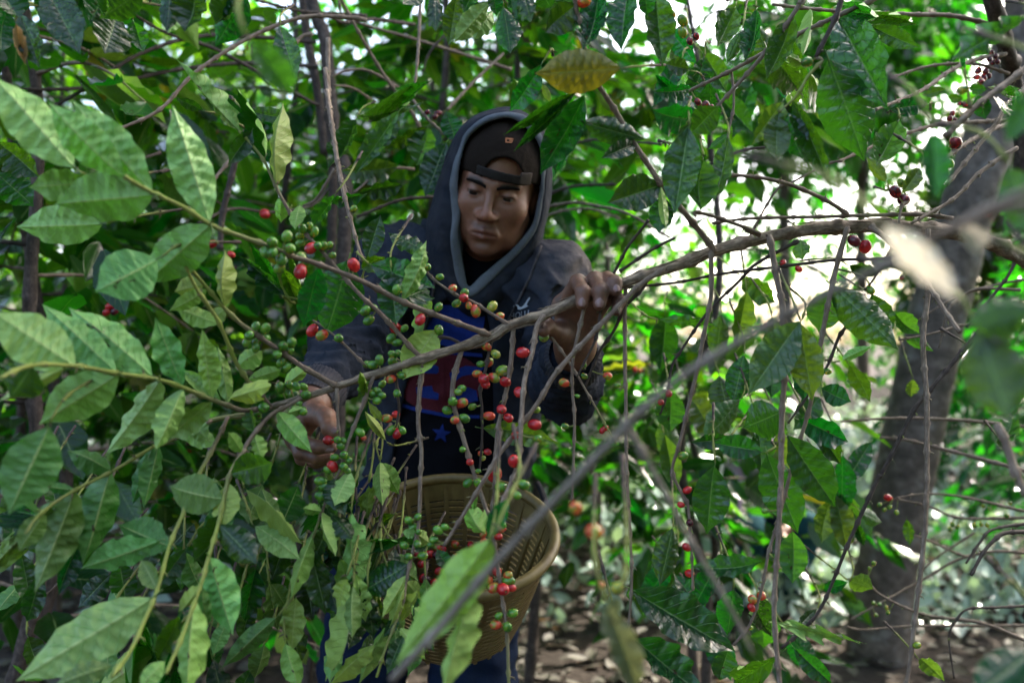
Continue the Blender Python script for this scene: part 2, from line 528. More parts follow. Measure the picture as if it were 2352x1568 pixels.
def twig_world(tree, W, r0, r1, mat='twig', young=0.0, young_from=0.0, name='twig', node=0.036, rough=0.10, seg=7, step=0.0045, extra=None):
    path = catmull(W, step)
    n = len(path)
    acc = [0.0]
    for a, c in zip(path, path[1:]): acc.append(acc[-1] + (c - a).length)
    T = acc[-1]
    off = RNG.random() * node
    rad, yg = [], []
    for i in range(n):
        f = acc[i] / T
        r = r0 + (r1 - r0) * f
        q = ((acc[i] + off) % node) - node / 2 if node else 1
        r += (0.0009 + 0.28 * r) * math.exp(-(q / 0.0028) ** 2) * (1 if node else 0)
        rad.append(r)
        yg.append(young * min(1, max(0, (f - young_from) / 0.25)) if young else 0.0)
    V, Fc, UV = tube(path, rad, seg, rough, RNG.random() * 50)
    Y = [y for y in yg for _ in range(seg)]
    # little leaf scars and dry stipules at the nodes
    if node and r0 < 0.006:
        k = off
        pos = node / 2 - off
        while pos < T:
            if pos > 0.01:
                j = min(n - 1, int(np.searchsorted(acc, pos)))
                tg = (path[min(n - 1, j + 1)] - path[max(0, j - 1)]).normalized()
                for sgn in (1, -1):
                    if RNG.random() < 0.6:
                        sd = tg.orthogonal().normalized()
                        sd.rotate(Matrix.Rotation(RNG.random() * 6.28, 3, tg))
                        base = path[j] + sd * rad[j] * 0.6
                        q = [base, base + sd * (0.002 + RNG.random() * 0.003) + tg * 0.0015, base + sd * (0.003 + RNG.random() * 0.004) + tg * 0.004]
                        v2, f2, u2 = tube(q, [0.0011, 0.0008, 0.0003], 4, 0, 0, len(V))
                        V += v2; Fc += f2; UV += u2; Y += [0.15 if RNG.random() < 0.7 else 0.8] * len(v2)
            pos += node
    o = mesh_at(name, [tuple(v) for v in V], Fc, M[mat], tree.root, path[0], uv=UV, attrs={'young': Y})
    tree.twigs.append((o, path, [to_px(p) for p in path], rad))
    return o

def nearest(tree, u, v):
    best = (1e9, None, None, 0.002)
    for o, path, px, rad in tree.twigs:
        for i in range(0, len(px), 2):
            q = (px[i][0] - u) ** 2 + (px[i][1] - v) ** 2
            if q < best[0]: best = (q, o, path[i], rad[i])
    return math.sqrt(best[0]), best[1], best[2], best[3]

def put_leaf(tree, parent, base, tip, width, normal, mat='leaf', var=None, roll=0.0, mid=False):
    x = (tip - base); L = x.length; x.normalize()
    z = normal - x * normal.dot(x)
    if z.length < 1e-4: z = x.orthogonal()
    z.normalize()
    z.rotate(Matrix.Rotation(roll, 3, x))
    y = z.cross(x)
    W3 = Matrix(((x.x * L, y.x * width, z.x * L, base.x), (x.y * L, y.y * width, z.y * L, base.y), (x.z * L, y.z * width, z.z * L, base.z), (0, 0, 0, 1)))
    vs = VARS_MID if mid else VARS
    me = vs[(RNG.randrange(len(vs)) if var is None else var) % len(vs)]
    o = bpy.data.objects.new('leaf', me)
    link(o, parent, W3)
    if mat != ('leaf_bg' if mid else 'leaf'):
        o.material_slots[0].link = 'OBJECT'
        o.material_slots[0].material = M[mat]
    return o

def leaf_px(tree, block, bx, by, tx, ty, w, side='t', d=None, dt=None, mat='leaf', var=None, roll=None):
    ub, vb = bp(block, bx, by); ut, vt = bp(block, tx, ty)
    s = BLOCKS[block][2]
    dist, tw, tp, tr = nearest(tree, ub, vb)
    parent = tree.root
    if tw is not None and dist < 34:
        parent = tw
        if d is None or abs(d - tp.y) < 0.06:
            d = tp.y
    if d is None: d = 1.0
    if dt is None: dt = RNG.uniform(-0.04, 0.03)
    base = at(ub, vb, d)
    if parent is not tree.root and dist < 12: base = base.lerp(tp, 0.7)
    tip = at(ut, vt, d + dt)
    width = w / s / K / F * (d + dt / 2)
    mid = (base + tip) / 2
    nrm = (Vector((0, 0, CAM_Z)) - mid).normalized()
    if side == 'u': nrm = -nrm
    if roll is None: roll = R(RNG.uniform(-28, 28))
    width /= max(0.55, math.cos(roll))
    if parent is tree.root:
        # a short twig of its own that carries this leaf
        ax = (tip - base).normalized()
        q = [base - ax * 0.05 + Vector((RNG.uniform(-.02, .02), 0.09, RNG.uniform(0.0, .05))), base - ax * 0.022 + Vector((0, 0.02, 0.008)), base - ax * 0.004]
        parent = twig_world(tree, q, 0.0018, 0.0011, 'twig_dark', 0.8, 0.3, node=0.03, step=0.008, seg=5)
        tree.twigs.pop()
    return put_leaf(tree, parent, base, tip, width, nrm, mat, var, roll)

STALKS = {}
def cherry_px(tree, block, x, y, r, kind, d=None, name='cherry'):
    u, v = bp(block, x, y)
    s = BLOCKS[block][2]
    dist, tw, tp, tr = nearest(tree, u, v)
    rr = r / s / K / F
    dd = d if d is not None else (tp.y if tw else 1.0)
    rad = rr * dd
    # hang it beside the twig: in front of it or behind it by its own radius
    if d is None and tw is not None:
        off_px = dist / F * dd
        need = max(0.0, (rad + tr) ** 2 - off_px ** 2) ** 0.5
        dd = tp.y - need * (1 if RNG.random() < 0.72 else -1)
    c = at(u, v, dd)
    parent = tw if (tw is not None and dist < 45) else tree.root
    ax = (c - tp) if tw is not None else Vector((0, -0.3, -1))
    if ax.length < 1e-4: ax = Vector((0, -1, 0))
    L = ax.length
    ax.normalize()
    # stalk
    if parent is not tree.root and L > rad * 1.02:
        q = [tp, tp.lerp(c, 0.4) + Vector((0, 0, -0.001)), c - ax * rad * 0.95]
        V, Fc, UV = tube(q, [0.0012, 0.0009, 0.0011], 5)
        st = mesh_at('stalk', V, Fc, M['twig'], parent, tp, uv=UV, attrs={'young': [0.75] * len(V)})
    axr = (ax + Vector((RNG.uniform(-.35, .35), RNG.uniform(-.5, .1), RNG.uniform(-.35, .35)))).normalized()
    Q = axr.to_track_quat('Z', 'Y').to_matrix().to_4x4()
    k = rad * RNG.uniform(0.95, 1.03)
    Mx = Matrix.Translation(c) @ Q @ Matrix.Diagonal((k, k, k * RNG.uniform(0.98, 1.06), 1))
    o = bpy.data.objects.new(name, CHERRY_KIND[kind])
    return link(o, parent, Mx)
# ------------------------------------------------------------------ the coffee tree whose branch the man holds
def P5(*a): return [bp('R5', *p) for p in a]
def P6(*a): return [bp('R6', *p) for p in a]
def P(b, *a): return [bp(b, *p) for p in a]

def build_held_tree():
    T = Tree('coffee_tree', (1.15, 1.30, 0.0), 'coffee tree reaching in from the right, its peeling cherry-laden bough gripped by the picker')
    # the bough, thick end at the right
    bough = P6((2420, 300), (2275, 205), (2130, 122), (1970, 62), (1700, 20), (1400, 8), (1100, 22), (800, 72), (500, 152), (230, 252), (0, 325)) + \
            P5((2040, 322), (1850, 402), (1620, 474), (1520, 535), (1340, 602), (1080, 682), (780, 782), (540, 857), (380, 912), (260, 947), (140, 980)) + \
            P('R4', (1560, 1185), (1430, 1203), (1330, 1225), (1235, 1240))
    n = len(bough)
    L = [0.0]
    for a, c in zip(bough, bough[1:]): L.append(L[-1] + math.hypot(c[0] - a[0], c[1] - a[1]))
    W = []
    for i, (u, v) in enumerate(bough):
        f = L[i] / L[-1]
        W.append(at(u, v, float(np.interp(f, [0, .15, .5, .62, 1], [1.22, 1.12, 1.005, 1.0, 0.95]))))
    path = catmull(W, 0.004)
    m = len(path)
    rad, yg = [], []
    acc = 0.0
    for i, p in enumerate(path):
        if i: acc += (p - path[i - 1]).length
        f = i / (m - 1)
        r = float(np.interp(f, [0, .3, .5, .7, .88, 1], [.0098, .0090, .0070, .0060, .0042, .0024]))
        q = (acc % 0.075) - 0.0375
        r *= 1 + 0.30 * math.exp(-(q / 0.006) ** 2) + 0.05 * math.sin(acc * 60)
        rad.append(r)
        yg.append(max(0, (f - 0.93) / 0.07) * 0.9)
    V, Fc, UV = tube(path, rad, 18, 0.34, 3.3)
    Y = [y for y in yg for _ in range(18)]
    o = mesh_at('bough', [tuple(v) for v in V], Fc, M['bark'], T.root, path[0], uv=UV, attrs={'young': Y})
    T.twigs.append((o, path, [to_px(p) for p in path], rad))
    # peeling strips of bark
    for k in range(46):
        j = int(RNG.uniform(0.12, 0.8) * m); ln = RNG.randrange(5, 14)
        if j + ln >= m: continue
        an = RNG.random() * 6.28
        q, rr = [], []
        for i in range(j, j + ln):
            f = (i - j) / (ln - 1)
            tg = (path[i + 1] - path[i - 1]).normalized()
            sd = tg.orthogonal().normalized(); sd.rotate(Matrix.Rotation(an, 3, tg))
            q.append(path[i] + sd * (rad[i] * 1.05 + 0.003 * f * f * RNG.uniform(.3, 1.3)))
            rr.append(0.0012 * math.sin(math.pi * (0.1 + 0.85 * f)))
        v2, f2, u2 = tube(q, rr, 4)
        mesh_at('bark_strip', [tuple(v) for v in v2], f2, M['bark'], o, q[0], uv=u2, attrs={'young': [0] * len(v2)})
    def tw(pts, d0, d1, r0, r1, **k): return twig(T, pts, d0, d1, r0, r1, **k)
    # stem of this tree, right of the frame
    twig_world(T, [Vector((1.15, 1.30, -0.05)), Vector((1.12, 1.28, 0.7)), Vector((1.00, 1.25, 1.25)), W[0]], 0.022, 0.010, 'bark', name='trunk', node=0.12, step=0.02, seg=12)
    # laterals above the bough
    tw(P5((1500, 530), (1200, 420), (950, 320), (690, 190), (400, 80), (270, 40)) + P('R4', (1680, 130), (1480, 60), (1335, 5)) + P('R1', (1150, 1300), (985, 1222), (780, 1110)), 0.99, 0.76, .0036, .0020, young=1.0, young_from=0.55)
    tw(P5((535, 850)) + P('R4', (1980, 935), (1900, 890), (1800, 820), (1700, 750), (1540, 640), (1490, 600), (1410, 522), (1290, 382), (1160, 232)), 0.965, 0.86, .0034, .0018, young=1.0, young_from=0.5)
    tw(P('R4', (1700, 1140), (1640, 1070), (1550, 970), (1470, 840), (1390, 650), (1350, 570), (1240, 410), (1160, 260)), 0.952, 0.84, .0026, .0018, young=1.0, young_from=0.1)
    tw(P('R4', (1700, 1142), (1540, 1162), (1430, 1130), (1310, 1085), (1150, 1020), (1000, 970), (740, 930), (480, 885), (200, 880), (0, 960)), 0.952, 0.68, .0028, .0020, young=1.0, young_from=0.12)
    tw(P('R4', (1430, 1203), (1370, 1330), (1250, 1560)) + P('R7', (1180, 360), (1150, 470), (1070, 660), (980, 970), (900, 1160), (820, 1330), (700, 1500)), 0.945, 0.72, .0024, .0018, young=1.0, young_from=0.05)
    tw(P('R4', (1890, 1085), (1790, 1140), (1700, 1190), (1600, 1300), (1520, 1420)) + P('R7', (1530, 80), (1450, 210), (1400, 400), (1370, 540), (1300, 780), (1260, 920), (1140, 1250), (1040, 1480)), 0.955, 0.74, .0026, .0018, young=1.0, young_from=0.25)
    tw(P('R4', (1330, 1225), (1180, 1300), (1010, 1380)) + P('R7', (1040, 10), (720, 200), (450, 340), (250, 480), (160, 600)), 0.945, 0.76, .0020, .0014, young=.9, young_from=0.05)
    tw(P5((1080, 680), (1000, 600), (930, 520), (830, 410), (700, 290), (600, 180), (480, 40)) + P('R1', (1880, 1420), (1760, 1230), (1650, 1000), (1500, 820)), 0.985, 0.97, .0030, .0016, young=.9, young_from=0.7)
    tw(P5((1330, 590), (1240, 550), (1130, 560), (1010, 640), (930, 710), (850, 790)), 0.99, 1.03, .0022, .0012, mat='twig_dark')
    tw(P5((1620, 465), (1500, 390), (1400, 325), (1300, 285), (1160, 190), (1060, 80)), 0.995, 1.02, .0022, .0014)
    tw(P5((720, 720), (590, 590), (490, 505), (380, 430)), 0.985, 1.0, .0018, .0010)
    tw(P('R6', (490, 140)) + P('R3', (390, 1550), (180, 1290), (70, 1150)) + P('R2', (2110, 690), (1940, 430), (1810, 210)) + P('RT', (1820, 540), (1740, 320), (1700, 120), (1680, 0), (1670, -120)), 1.02, 0.90, .0040, .0026)
    tw(P('R6', (770, 60), (690, 30)) + P('R3', (690, 1465), (440, 1370), (280, 1330), (290, 1360)), 1.03, 0.98, .0028, .0018)
    tw(P('R3', (1240, 1345), (1090, 1250), (850, 1150), (610, 1105), (410, 1105), (350, 1130)), 1.06, 0.99, .0030, .0020)
    tw(P('R3', (1900, 1370), (1700, 1345), (1400, 1350), (1060, 1360), (640, 1370), (390, 1400)), 1.10, 1.04, .0030, .0018)
    tw(P('R6', (1640, 150), (1500, 190), (1200, 200), (860, 240), (540, 280), (280, 330), (0, 355)) , 1.08, 1.03, .0024, .0015, mat='twig_dark')
    tw(P('R6', (990, 90), (750, 220), (650, 320), (470, 500), (330, 700), (270, 800), (240, 960), (200, 1080)), 1.06, 1.10, .0024, .0014, mat='twig_dark')
    # hanging below the bough
    tw(P5((545, 866), (550, 1050), (562, 1180)), .965, .955, .0024, .0014)
    tw(P5((778, 785), (720, 940), (660, 1090), (600, 1250), (570, 1370), (510, 1480)) + P('R8', (140, 460), (90, 600), (40, 720)), .975, .92, .0024, .0014, young=1, young_from=.75)
    tw(P5((910, 735), (925, 900), (935, 1000), (920, 1100)), .985, .99, .0024, .0013, mat='twig_dark')
    tw(P5((1088, 690), (1070, 820), (1060, 940), (1055, 1100), (1075, 1260), (1065, 1500)) + P('R8', (755, 250), (745, 540), (710, 700), (665, 900), (640, 1050), (540, 1310), (480, 1500)), .99, .90, .0030, .0014, young=1, young_from=.72)
    tw(P5((1335, 600), (1280, 800), (1275, 950), (1330, 1150), (1400, 1380), (1460, 1560)) + P('R8', (1180, 500), (1230, 720), (1250, 880), (1280, 1080), (1300, 1250), (1310, 1540), (1315, 1640)), .995, .90, .0034, .0017, young=.9, young_from=.8)
    tw(P5((1520, 540), (1480, 740), (1445, 870), (1455, 1000), (1455, 1190), (1440, 1380)), 1.0, 1.0, .0024, .0013, mat='twig_dark')
    tw(P5((1652, 470), (1650, 510), (1635, 720), (1600, 920), (1560, 1090), (1540, 1280), (1530, 1560)) + P('R8', (1215, 350), (1200, 480)), 1.0, .97, .0032, .0018)
    tw(P5((1860, 395), (1800, 480), (1770, 640), (1720, 830), (1700, 1100), (1690, 1300), (1640, 1450), (1590, 1560)) + P('R8', (1290, 360), (1230, 480)), 1.0, .86, .0034, .0022)
    tw(P('R6', (225, 248), (100, 330)) + P5((2352, 310), (2100, 570), (1920, 770), (1810, 950), (1690, 1110), (1540, 1310)) + P('R8', (1210, 170), (1050, 440), (970, 570), (900, 680)), 1.0, .90, .0036, .0022)
    tw(P5((2110, 330), (2095, 370), (2060, 520), (2030, 660), (2020, 830), (2035, 1050), (2030, 1300), (2020, 1568)), .995, .97, .0024, .0013)
    tw(P5((2215, 290), (2200, 370), (2170, 550), (2100, 700), (2050, 800)), 1.0, .99, .0022, .0012, mat='twig_dark')
    tw(P5((1870, 520), (2000, 700), (2130, 920), (2220, 1080), (2300, 1220)), 1.03, 1.02, .0020, .0010, young=.8, young_from=.6)
    tw(P('R6', (130, 300), (100, 360), (0, 470)) + P5((2280, 510), (2190, 640), (2100, 860)), 1.02, 1.04, .0026, .0016, mat='twig_dark')
    tw(P('R6', (5, 330), (0, 480), (0, 800), (5, 1000)) + P('R8', (2050, 200), (2070, 580), (2080, 900), (2062, 1180)), 1.01, .96, .0026, .0015)
    tw(P('R6', (500, 160), (490, 190), (490, 400), (450, 620), (410, 830), (350, 1080), (310, 1250), (270, 1400), (330, 1540)) + P('R9', (370, 400), (390, 620), (400, 900)), 1.02, .99, .0032, .0014)
    tw(P('R6', (815, 65), (825, 80), (860, 280), (900, 480), (905, 660), (910, 860), (895, 1050), (890, 1330), (890, 1568)) + P('R9', (915, 300), (905, 560), (885, 850), (880, 1080), (910, 1440), (915, 1540)), 1.03, .88, .0040, .0026)
    tw(P('R6', (1275, 20), (1260, 40), (1200, 260), (1160, 440), (1115, 680), (1070, 960), (1030, 1120), (970, 1310), (910, 1540)) + P('R9', (900, 500), (845, 680), (820, 830), (780, 980), (730, 1110), (640, 1220)), 1.06, .97, .0036, .0015)
    tw(P('R6', (1725, 25), (1735, 200), (1725, 400), (1700, 620), (1705, 800), (1720, 1010), (1720, 1270), (1720, 1540)) + P('R9', (1775, 330), (1765, 560), (1730, 900), (1700, 1150), (1670, 1390), (1640, 1500)), 1.10, .93, .0038, .0024)
    tw(P('R6', (1405, 10), (1480, 70), (1620, 190), (1760, 390), (1830, 500), (1910, 610)), 1.07, .93, .0042, .0026)
    tw(P('R6', (1550, 30), (1520, 130), (1430, 290), (1370, 370)), 1.09, 1.08, .0026, .0012, mat='twig_dark')
    tw(P('R6', (2060, 565), (1890, 760), (1740, 940), (1650, 1050), (1550, 1250), (1450, 1440)) + P('R9', (1500, 220), (1330, 590), (1240, 810), (1150, 1010), (1050, 1130), (920, 1240)), 1.10, 1.04, .0036, .0018, mat='twig_dark')
    tw(P('R6', (1330, 430), (1280, 550), (1220, 640), (1150, 810), (1030, 990), (930, 1130)), 1.08, 1.08, .0026, .0014, mat='twig_dark')
    # leaves, (block, base, tip, width, side, depth or None, extra)
    def lf(b, rows, **kw):
        for r in rows:
            a = dict(kw)
            if (b == 'R7' and RNG.random() < .8) or (b in ('R4', 'R8') and r[1] > 900 and RNG.random() < .4): a['mat'] = 'leaf_shaded'
            if len(r) > 7: a.update(r[7])
            d = r[6] if len(r) > 6 else None
            leaf_px(T, b, r[0], r[1], r[2], r[3], r[4], r[5], d, **a)
    Y = dict(mat='leaf_young'); D = dict(var=11)
    lf('R1', [(470, 1050, -60, 470, 300, 'u', .78, dict(var=0, roll=.2)), (770, 1110, 300, 640, 240, 'u', .79, dict(var=3)), (965, 1205, 440, 630, 250, 'u', .77, dict(var=0, roll=-.25)),
              (965, 1238, 340, 1290, 330, 'u', .77, dict(var=1, roll=-.2)), (1335, 1390, 1075, 655, 255, 'u', None, dict(var=0, roll=.15)),
              (640, 1400, 100, 1430, 250, 'u', .84, dict(var=0)), (600, 1140, 180, 1180, 200, 'u', .82, dict(var=5)),
              (1500, 822, 1105, 370, 115, 'u', None, dict(var=7, mat='leaf_young')), (1270, 692, 1105, 615, 65, 't', 1.0), (1650, 1000, 1490, 550, 110, 't', None, dict(var=11)),
              (1742, 1175, 1775, 645, 125, 'u', None, dict(var=10, mat='leaf_young')), (1490, 790, 1385, 650, 95, 'u', 1.0, Y), (1560, 690, 1815, 740, 95, 't', 1.0),
              (1580, 820, 1430, 1040, 120, 't', 1.0), (1880, 1290, 1850, 1440, 95, 'u', None, Y), (1760, 1235, 1760, 1400, 90, 'u', None, Y), (2100, 1220, 1960, 1420, 80, 't', 1.02, dict(var=7))])
    lf('R4', [(1332, 5, 900, 385, 275, 'u', None, dict(var=1, roll=.1)), (985, 215, 595, 420, 330, 'u', .80, dict(var=3, roll=.1)), (1410, 520, 1412, 160, 115, 'u', None, Y), (1275, 392, 1095, 420, 150, 'u', None, dict(mat='leaf_young', var=6)),
              (1410, 525, 1295, 610, 100, 'u', None, dict(mat='leaf_young', var=6)), (1345, 625, 1098, 520, 120, 'u', None, Y), (1290, 390, 1060, 540, 100, 'u', .9, Y),
              (1790, 440, 1500, 195, 100, 't', 1.02, dict(var=7)), (1765, 430, 1565, 110, 80, 't', 1.04, D), (1868, 505, 1820, 180, 75, 't', 1.03, D),
              (480, 882, -60, 545, 330, 'u', None, dict(var=0, roll=.25)), (722, 905, 258, 495, 210, 'u', None, dict(var=0, roll=.3)), (965, 935, 428, 515, 240, 'u', None, dict(var=3, roll=.3)),
              (1152, 1003, 968, 580, 160, 'u', None, dict(var=5)), (742, 935, 248, 1255, 290, 'u', None, dict(var=1, roll=-.1)), (1002, 985, 648, 1455, 190, 'u', None, dict(var=2)),
              (1157, 1030, 972, 1412, 165, 'u', None, dict(var=7)), (1312, 1098, 1045, 1345, 150, 'u', None, dict(var=5)), (1322, 1072, 1262, 650, 140, 'u', None, dict(var=1, mat='leaf_young')),
              (1432, 1112, 1368, 755, 100, 'u', None, dict(var=7, mat='leaf_young')), (1440, 1085, 1700, 1010, 140, 'u', .94, Y), (1570, 968, 1762, 903, 95, 'u', None, Y), (1480, 882, 1652, 788, 130, 'u', .95, Y),
              (1785, 995, 1942, 885, 90, 'u', 1.0, Y), (1735, 1192, 1955, 1428, 140, 'u', None, dict(var=9, mat='leaf_young', roll=0.1)), (1592, 1302, 1548, 1140, 85, 't', None, Y),
              (420, 905, -20, 1110, 90, 'u', None, dict(var=11, mat='leaf_young')), (1300, 1340, 1230, 1240, 110, 'u', .95), (1340, 1360, 1090, 1260, 120, 'u', .96), (1590, 1310, 1640, 1470, 90, 'u', None, Y),
              (1520, 1420, 1430, 1300, 90, 'u', None, Y), (200, 885, 60, 1080, 260, 't', .76, dict(var=8)), (1400, 1100, 1130, 900, 90, 'u', .98, Y)])
    lf('R7', [(300, -70, 62, 485, 330, 'u', .74, dict(var=0, roll=.15)), (452, 345, 218, 972, 235, 'u', None, dict(var=2, roll=.2)), (716, 205, 515, 795, 240, 'u', None, dict(var=7)), (985, 50, 905, 445, 130, 'u', None, dict(var=1)),
              (960, 60, 830, 420, 120, 'u', None, dict(var=1)), (1402, 402, 1060, 305, 250, 'u', None, dict(var=3, roll=-.1)), (1072, 660, 738, 550, 225, 'u', None, dict(var=0, roll=-.2)), (708, 190, 418, 75, 140, 'u', None),
              (452, 332, 285, 308, 70, 'u', None), (1000, 640, 508, 825, 185, 'u', .80, dict(var=0)), (500, 660, 368, 985, 125, 't', .9), (285, 470, 120, 715, 145, 'u', None), (945, 985, 95, 1535, 340, 'u', None, dict(var=0, roll=.25)),
              (700, 1430, 320, 1565, 160, 'u', .74), (1000, 1310, 590, 1610, 210, 'u', None, dict(mat='leaf_young', var=0)), (1030, 1400, 870, 1570, 120, 'u', None, Y), (1125, 1115, 990, 1395, 130, 't', .80),
              (1235, 1000, 1165, 1610, 165, 'u', None, dict(mat='leaf_young', var=7)), (1262, 925, 1118, 1095, 85, 'u', None, Y), (1318, 735, 1462, 1235, 230, 'u', None, dict(var=2, roll=.1)), (1375, 540, 1615, 795, 190, 't', None, dict(var=8, roll=.1)),
              (1385, 455, 1215, 790, 115, 't', None, D), (1440, 300, 1395, 575, 165, 'u', None, Y), (1452, 215, 1715, 160, 210, 't', None, dict(var=3, roll=.2)), (1545, 325, 1895, 665, 95, 'u', .93, dict(var=10, mat='leaf_young')),
              (1600, 555, 1885, 765, 155, 'u', .92, dict(var=3)), (1420, 1150, 1335, 1365, 105, 'u', .9), (1730, 1130, 1385, 1445, 135, 'u', .9, dict(var=7)), (1600, 820, 1540, 1150, 150, 't', .97), (1500, 760, 1520, 560, 110, 'u', .95, Y),
              (1270, 930, 1290, 1180, 90, 'u', .8), (985, 970, 880, 760, 110, 'u', .84), (1700, 920, 1800, 1060, 110, 'u', .97), (240, 500, 60, 450, 200, 't', .86), (330, 420, 180, 620, 120, 'u', .86)])
    lf('R8', [(80, 610, -60, 1010, 115, 'u', None, dict(var=10, mat='leaf_young')), (60, 660, 160, 1110, 155, 't', .93, dict(var=1)), (135, 470, 222, 745, 95, 'u', None, Y), (130, 465, 20, 440, 75, 'u', None, Y), (325, 470, 350, 995, 145, 'u', .93, dict(var=7)),
              (-30, 1000, -50, 1350, 160, 'u', .92, Y), (-90, 1290, -10, 1580, 130, 'u', .9, Y), (310, 950, 160, 1530, 110, 'u', .93, dict(var=11, mat='leaf_young')), (470, 1300, 180, 1550, 110, 'u', .92, dict(var=7, mat='leaf_young')),
              (660, 785, 380, 965, 200, 't', None, dict(var=8)), (325, 690, 640, 655, 75, 't', .97, D), (505, 150, 515, 425, 110, 'u', 1.03, dict(var=4, mat='leaf_young')), (510, 160, 625, 355, 120, 'u', 1.03, dict(mat='leaf_young')),
              (1055, 445, 1165, 605, 140, 'u', .95, Y), (655, 920, 560, 1195, 80, 'u', None, dict(var=10, mat='leaf_young')), (545, 1180, 365, 1545, 85, 'u', .92, dict(var=7, mat='leaf_young')), (630, 1190, 785, 1392, 110, 'u', None, Y),
              (670, 930, 760, 1010, 110, 'u', None, Y), (640, 960, 520, 1020, 100, 't', .95), (620, 1110, 520, 1250, 70, 't', .95), (740, 600, 815, 665, 100, 'u', None, Y), (735, 610, 640, 590, 60, 'u', None), (1090, 330, 1085, 480, 40, 'u', .97, Y),
              (430, 300, 410, 620, 70, 'u', 1.0, Y), (410, 630, 380, 820, 80, 'u', .98, Y), (330, 700, 250, 470, 110, 't', .97), (500, 700, 420, 900, 120, 't', .99), (200, 480, 330, 640, 120, 't', .98), (560, 820, 690, 990, 140, 't', .94, dict(var=8)),
              (250, 760, 330, 1050, 120, 'u', .94, Y), (470, 820, 360, 1050, 130, 't', .97), (600, 640, 820, 700, 90, 't', .98), (300, 560, 470, 640, 100, 't', 1.0), (430, 960, 500, 1200, 110, 't', .96), (740, 960, 640, 1160, 100, 'u', .92, Y), (150, 820, 240, 1120, 130, 't', .96),
              (700, 1050, 850, 1200, 100, 'u', .9, Y), (240, 250, 330, 480, 110, 't', 1.05), (340, 200, 270, 420, 100, 't', 1.06), (380, 480, 460, 300, 80, 'u', 1.03, Y), (600, 700, 560, 860, 90, 't', .98), (160, 560, 60, 800, 110, 't', .97), (420, 1080, 300, 1330, 110, 't', .96), (860, 700, 930, 830, 90, 't', .97), (480, 560, 600, 480, 80, 't', 1.02)])
    rr = random.Random(31)
    for k in range(34):           # dark leaves, some shade-toned, crowding round the mouth of the basket
        x, y = rr.uniform(120, 600), rr.uniform(180, 800)
        if x > 330 + (y - 180) * .6 and y < 500: continue
        ln, an = rr.uniform(150, 270), rr.uniform(-.9, .9)
        leaf_px(T, 'R8', x, y, x + ln * math.sin(an), y + ln * math.cos(an), rr.uniform(80, 140), rr.choice('ttu'), rr.uniform(.99, 1.07), var=rr.choice([0, 1, 2, 4, 5, 7]), mat=rr.choice(['leaf', 'leaf_shaded']))
    for k in range(46):           # and filling the lower left behind the pale sprays
        x, y = rr.uniform(40, 1900), rr.uniform(250, 1450)
        ln, an = rr.uniform(210, 360), rr.uniform(-.8, .5)
        leaf_px(T, 'R7', x, y, x + ln * math.sin(an), y + ln * math.cos(an), rr.uniform(110, 180), rr.choice('ttuu'), rr.uniform(.92, 1.15), var=rr.choice([0, 1, 2, 4, 5, 7]), mat=rr.choice(['leaf_shaded', 'leaf_shaded', 'leaf_bg']))
    for k in range(22):
        x, y = rr.uniform(230, 800), rr.uniform(820, 1300)
        ln, an = rr.uniform(190, 330), rr.uniform(-.5, .55)
        leaf_px(T, 'R8', x, y, x + ln * math.sin(an), y + ln * math.cos(an), rr.uniform(80, 130), rr.choice('uut'), rr.uniform(.90, 1.0), var=rr.choice([1, 2, 5, 7, 10]), mat=rr.choice(['leaf', 'leaf_shaded', 'leaf_shaded', 'leaf_young']))
    lf('R5', [(615, 65, 468, 545, 320, 't', .93, dict(var=8, roll=.1)), (440, 120, 330, 485, 160, 't', .98, dict(var=0)), (885, 130, 912, 475, 200, 't', .96, dict(var=0)), (960, 300, 1110, -60, 125, 'u', None, dict(var=9, mat='leaf_young', roll=.4)),
              (760, 90, 1165, 245, 190, 't', .97, dict(var=1)), (1045, 590, 1070, 270, 45, 'u', .985, dict(var=11, mat='leaf_young')), (1165, 500, 960, 815, 230, 'u', 1.04, dict(mat='leaf_young', var=8, roll=.0)),
              (700, 120, 850, 40, 110, 't', 1.0), (300, 330, 200, 100, 90, 't', 1.03, D), (850, 1190, 720, 1010, 60, 'u', 1.03, dict(mat='leaf_young', var=11)), (840, 1080, 740, 950, 50, 'u', 1.03, Y), (1470, 1120, 1945, 1212, 150, 't', 1.05, dict(var=9, mat='leaf_young', roll=.3)), (720, 920, 690, 760, 55, 't', 1.0, Y),
              (960, 330, 1110, 240, 110, 't', 1.0), (1070, 300, 1140, 400, 80, 'u', 1.03, Y), (340, 990, 240, 1020, 70, 'u', .97)])
    lf('R2', [(260, 1155, 352, 878, 135, 't', 1.03, dict(var=0)), (620, 1100, 395, 985, 120, 't', 1.06), (1625, 128, 1350, 625, 215, 't', .93, dict(var=4, roll=.1)), (1575, 105, 1118, 378, 75, 't', .92, dict(var=7)), (1565, 118, 1180, 485, 70, 't', .92, dict(var=7)),
              (2003, 405, 1598, 288, 165, 't', .98), (1942, 455, 1728, 522, 115, 't', 1.0), (2112, 690, 1768, 800, 225, 't', None, dict(var=1, roll=.15)), (2125, 760, 2090, 995, 155, 't', 1.0)])
    lf('R3', [(245, 800, 148, 1345, 235, 't', .92, dict(var=0, roll=.2)), (262, 830, 435, 665, 175, 't', .94, dict(var=0)), (335, 1000, 318, 1322, 190, 't', .97, Y), (490, 860, 398, 1275, 135, 't', 1.0), (255, 745, 15, 688, 185, 't', .96), (60, 1150, 100, 1420, 60, 'u', 1.0, Y)])
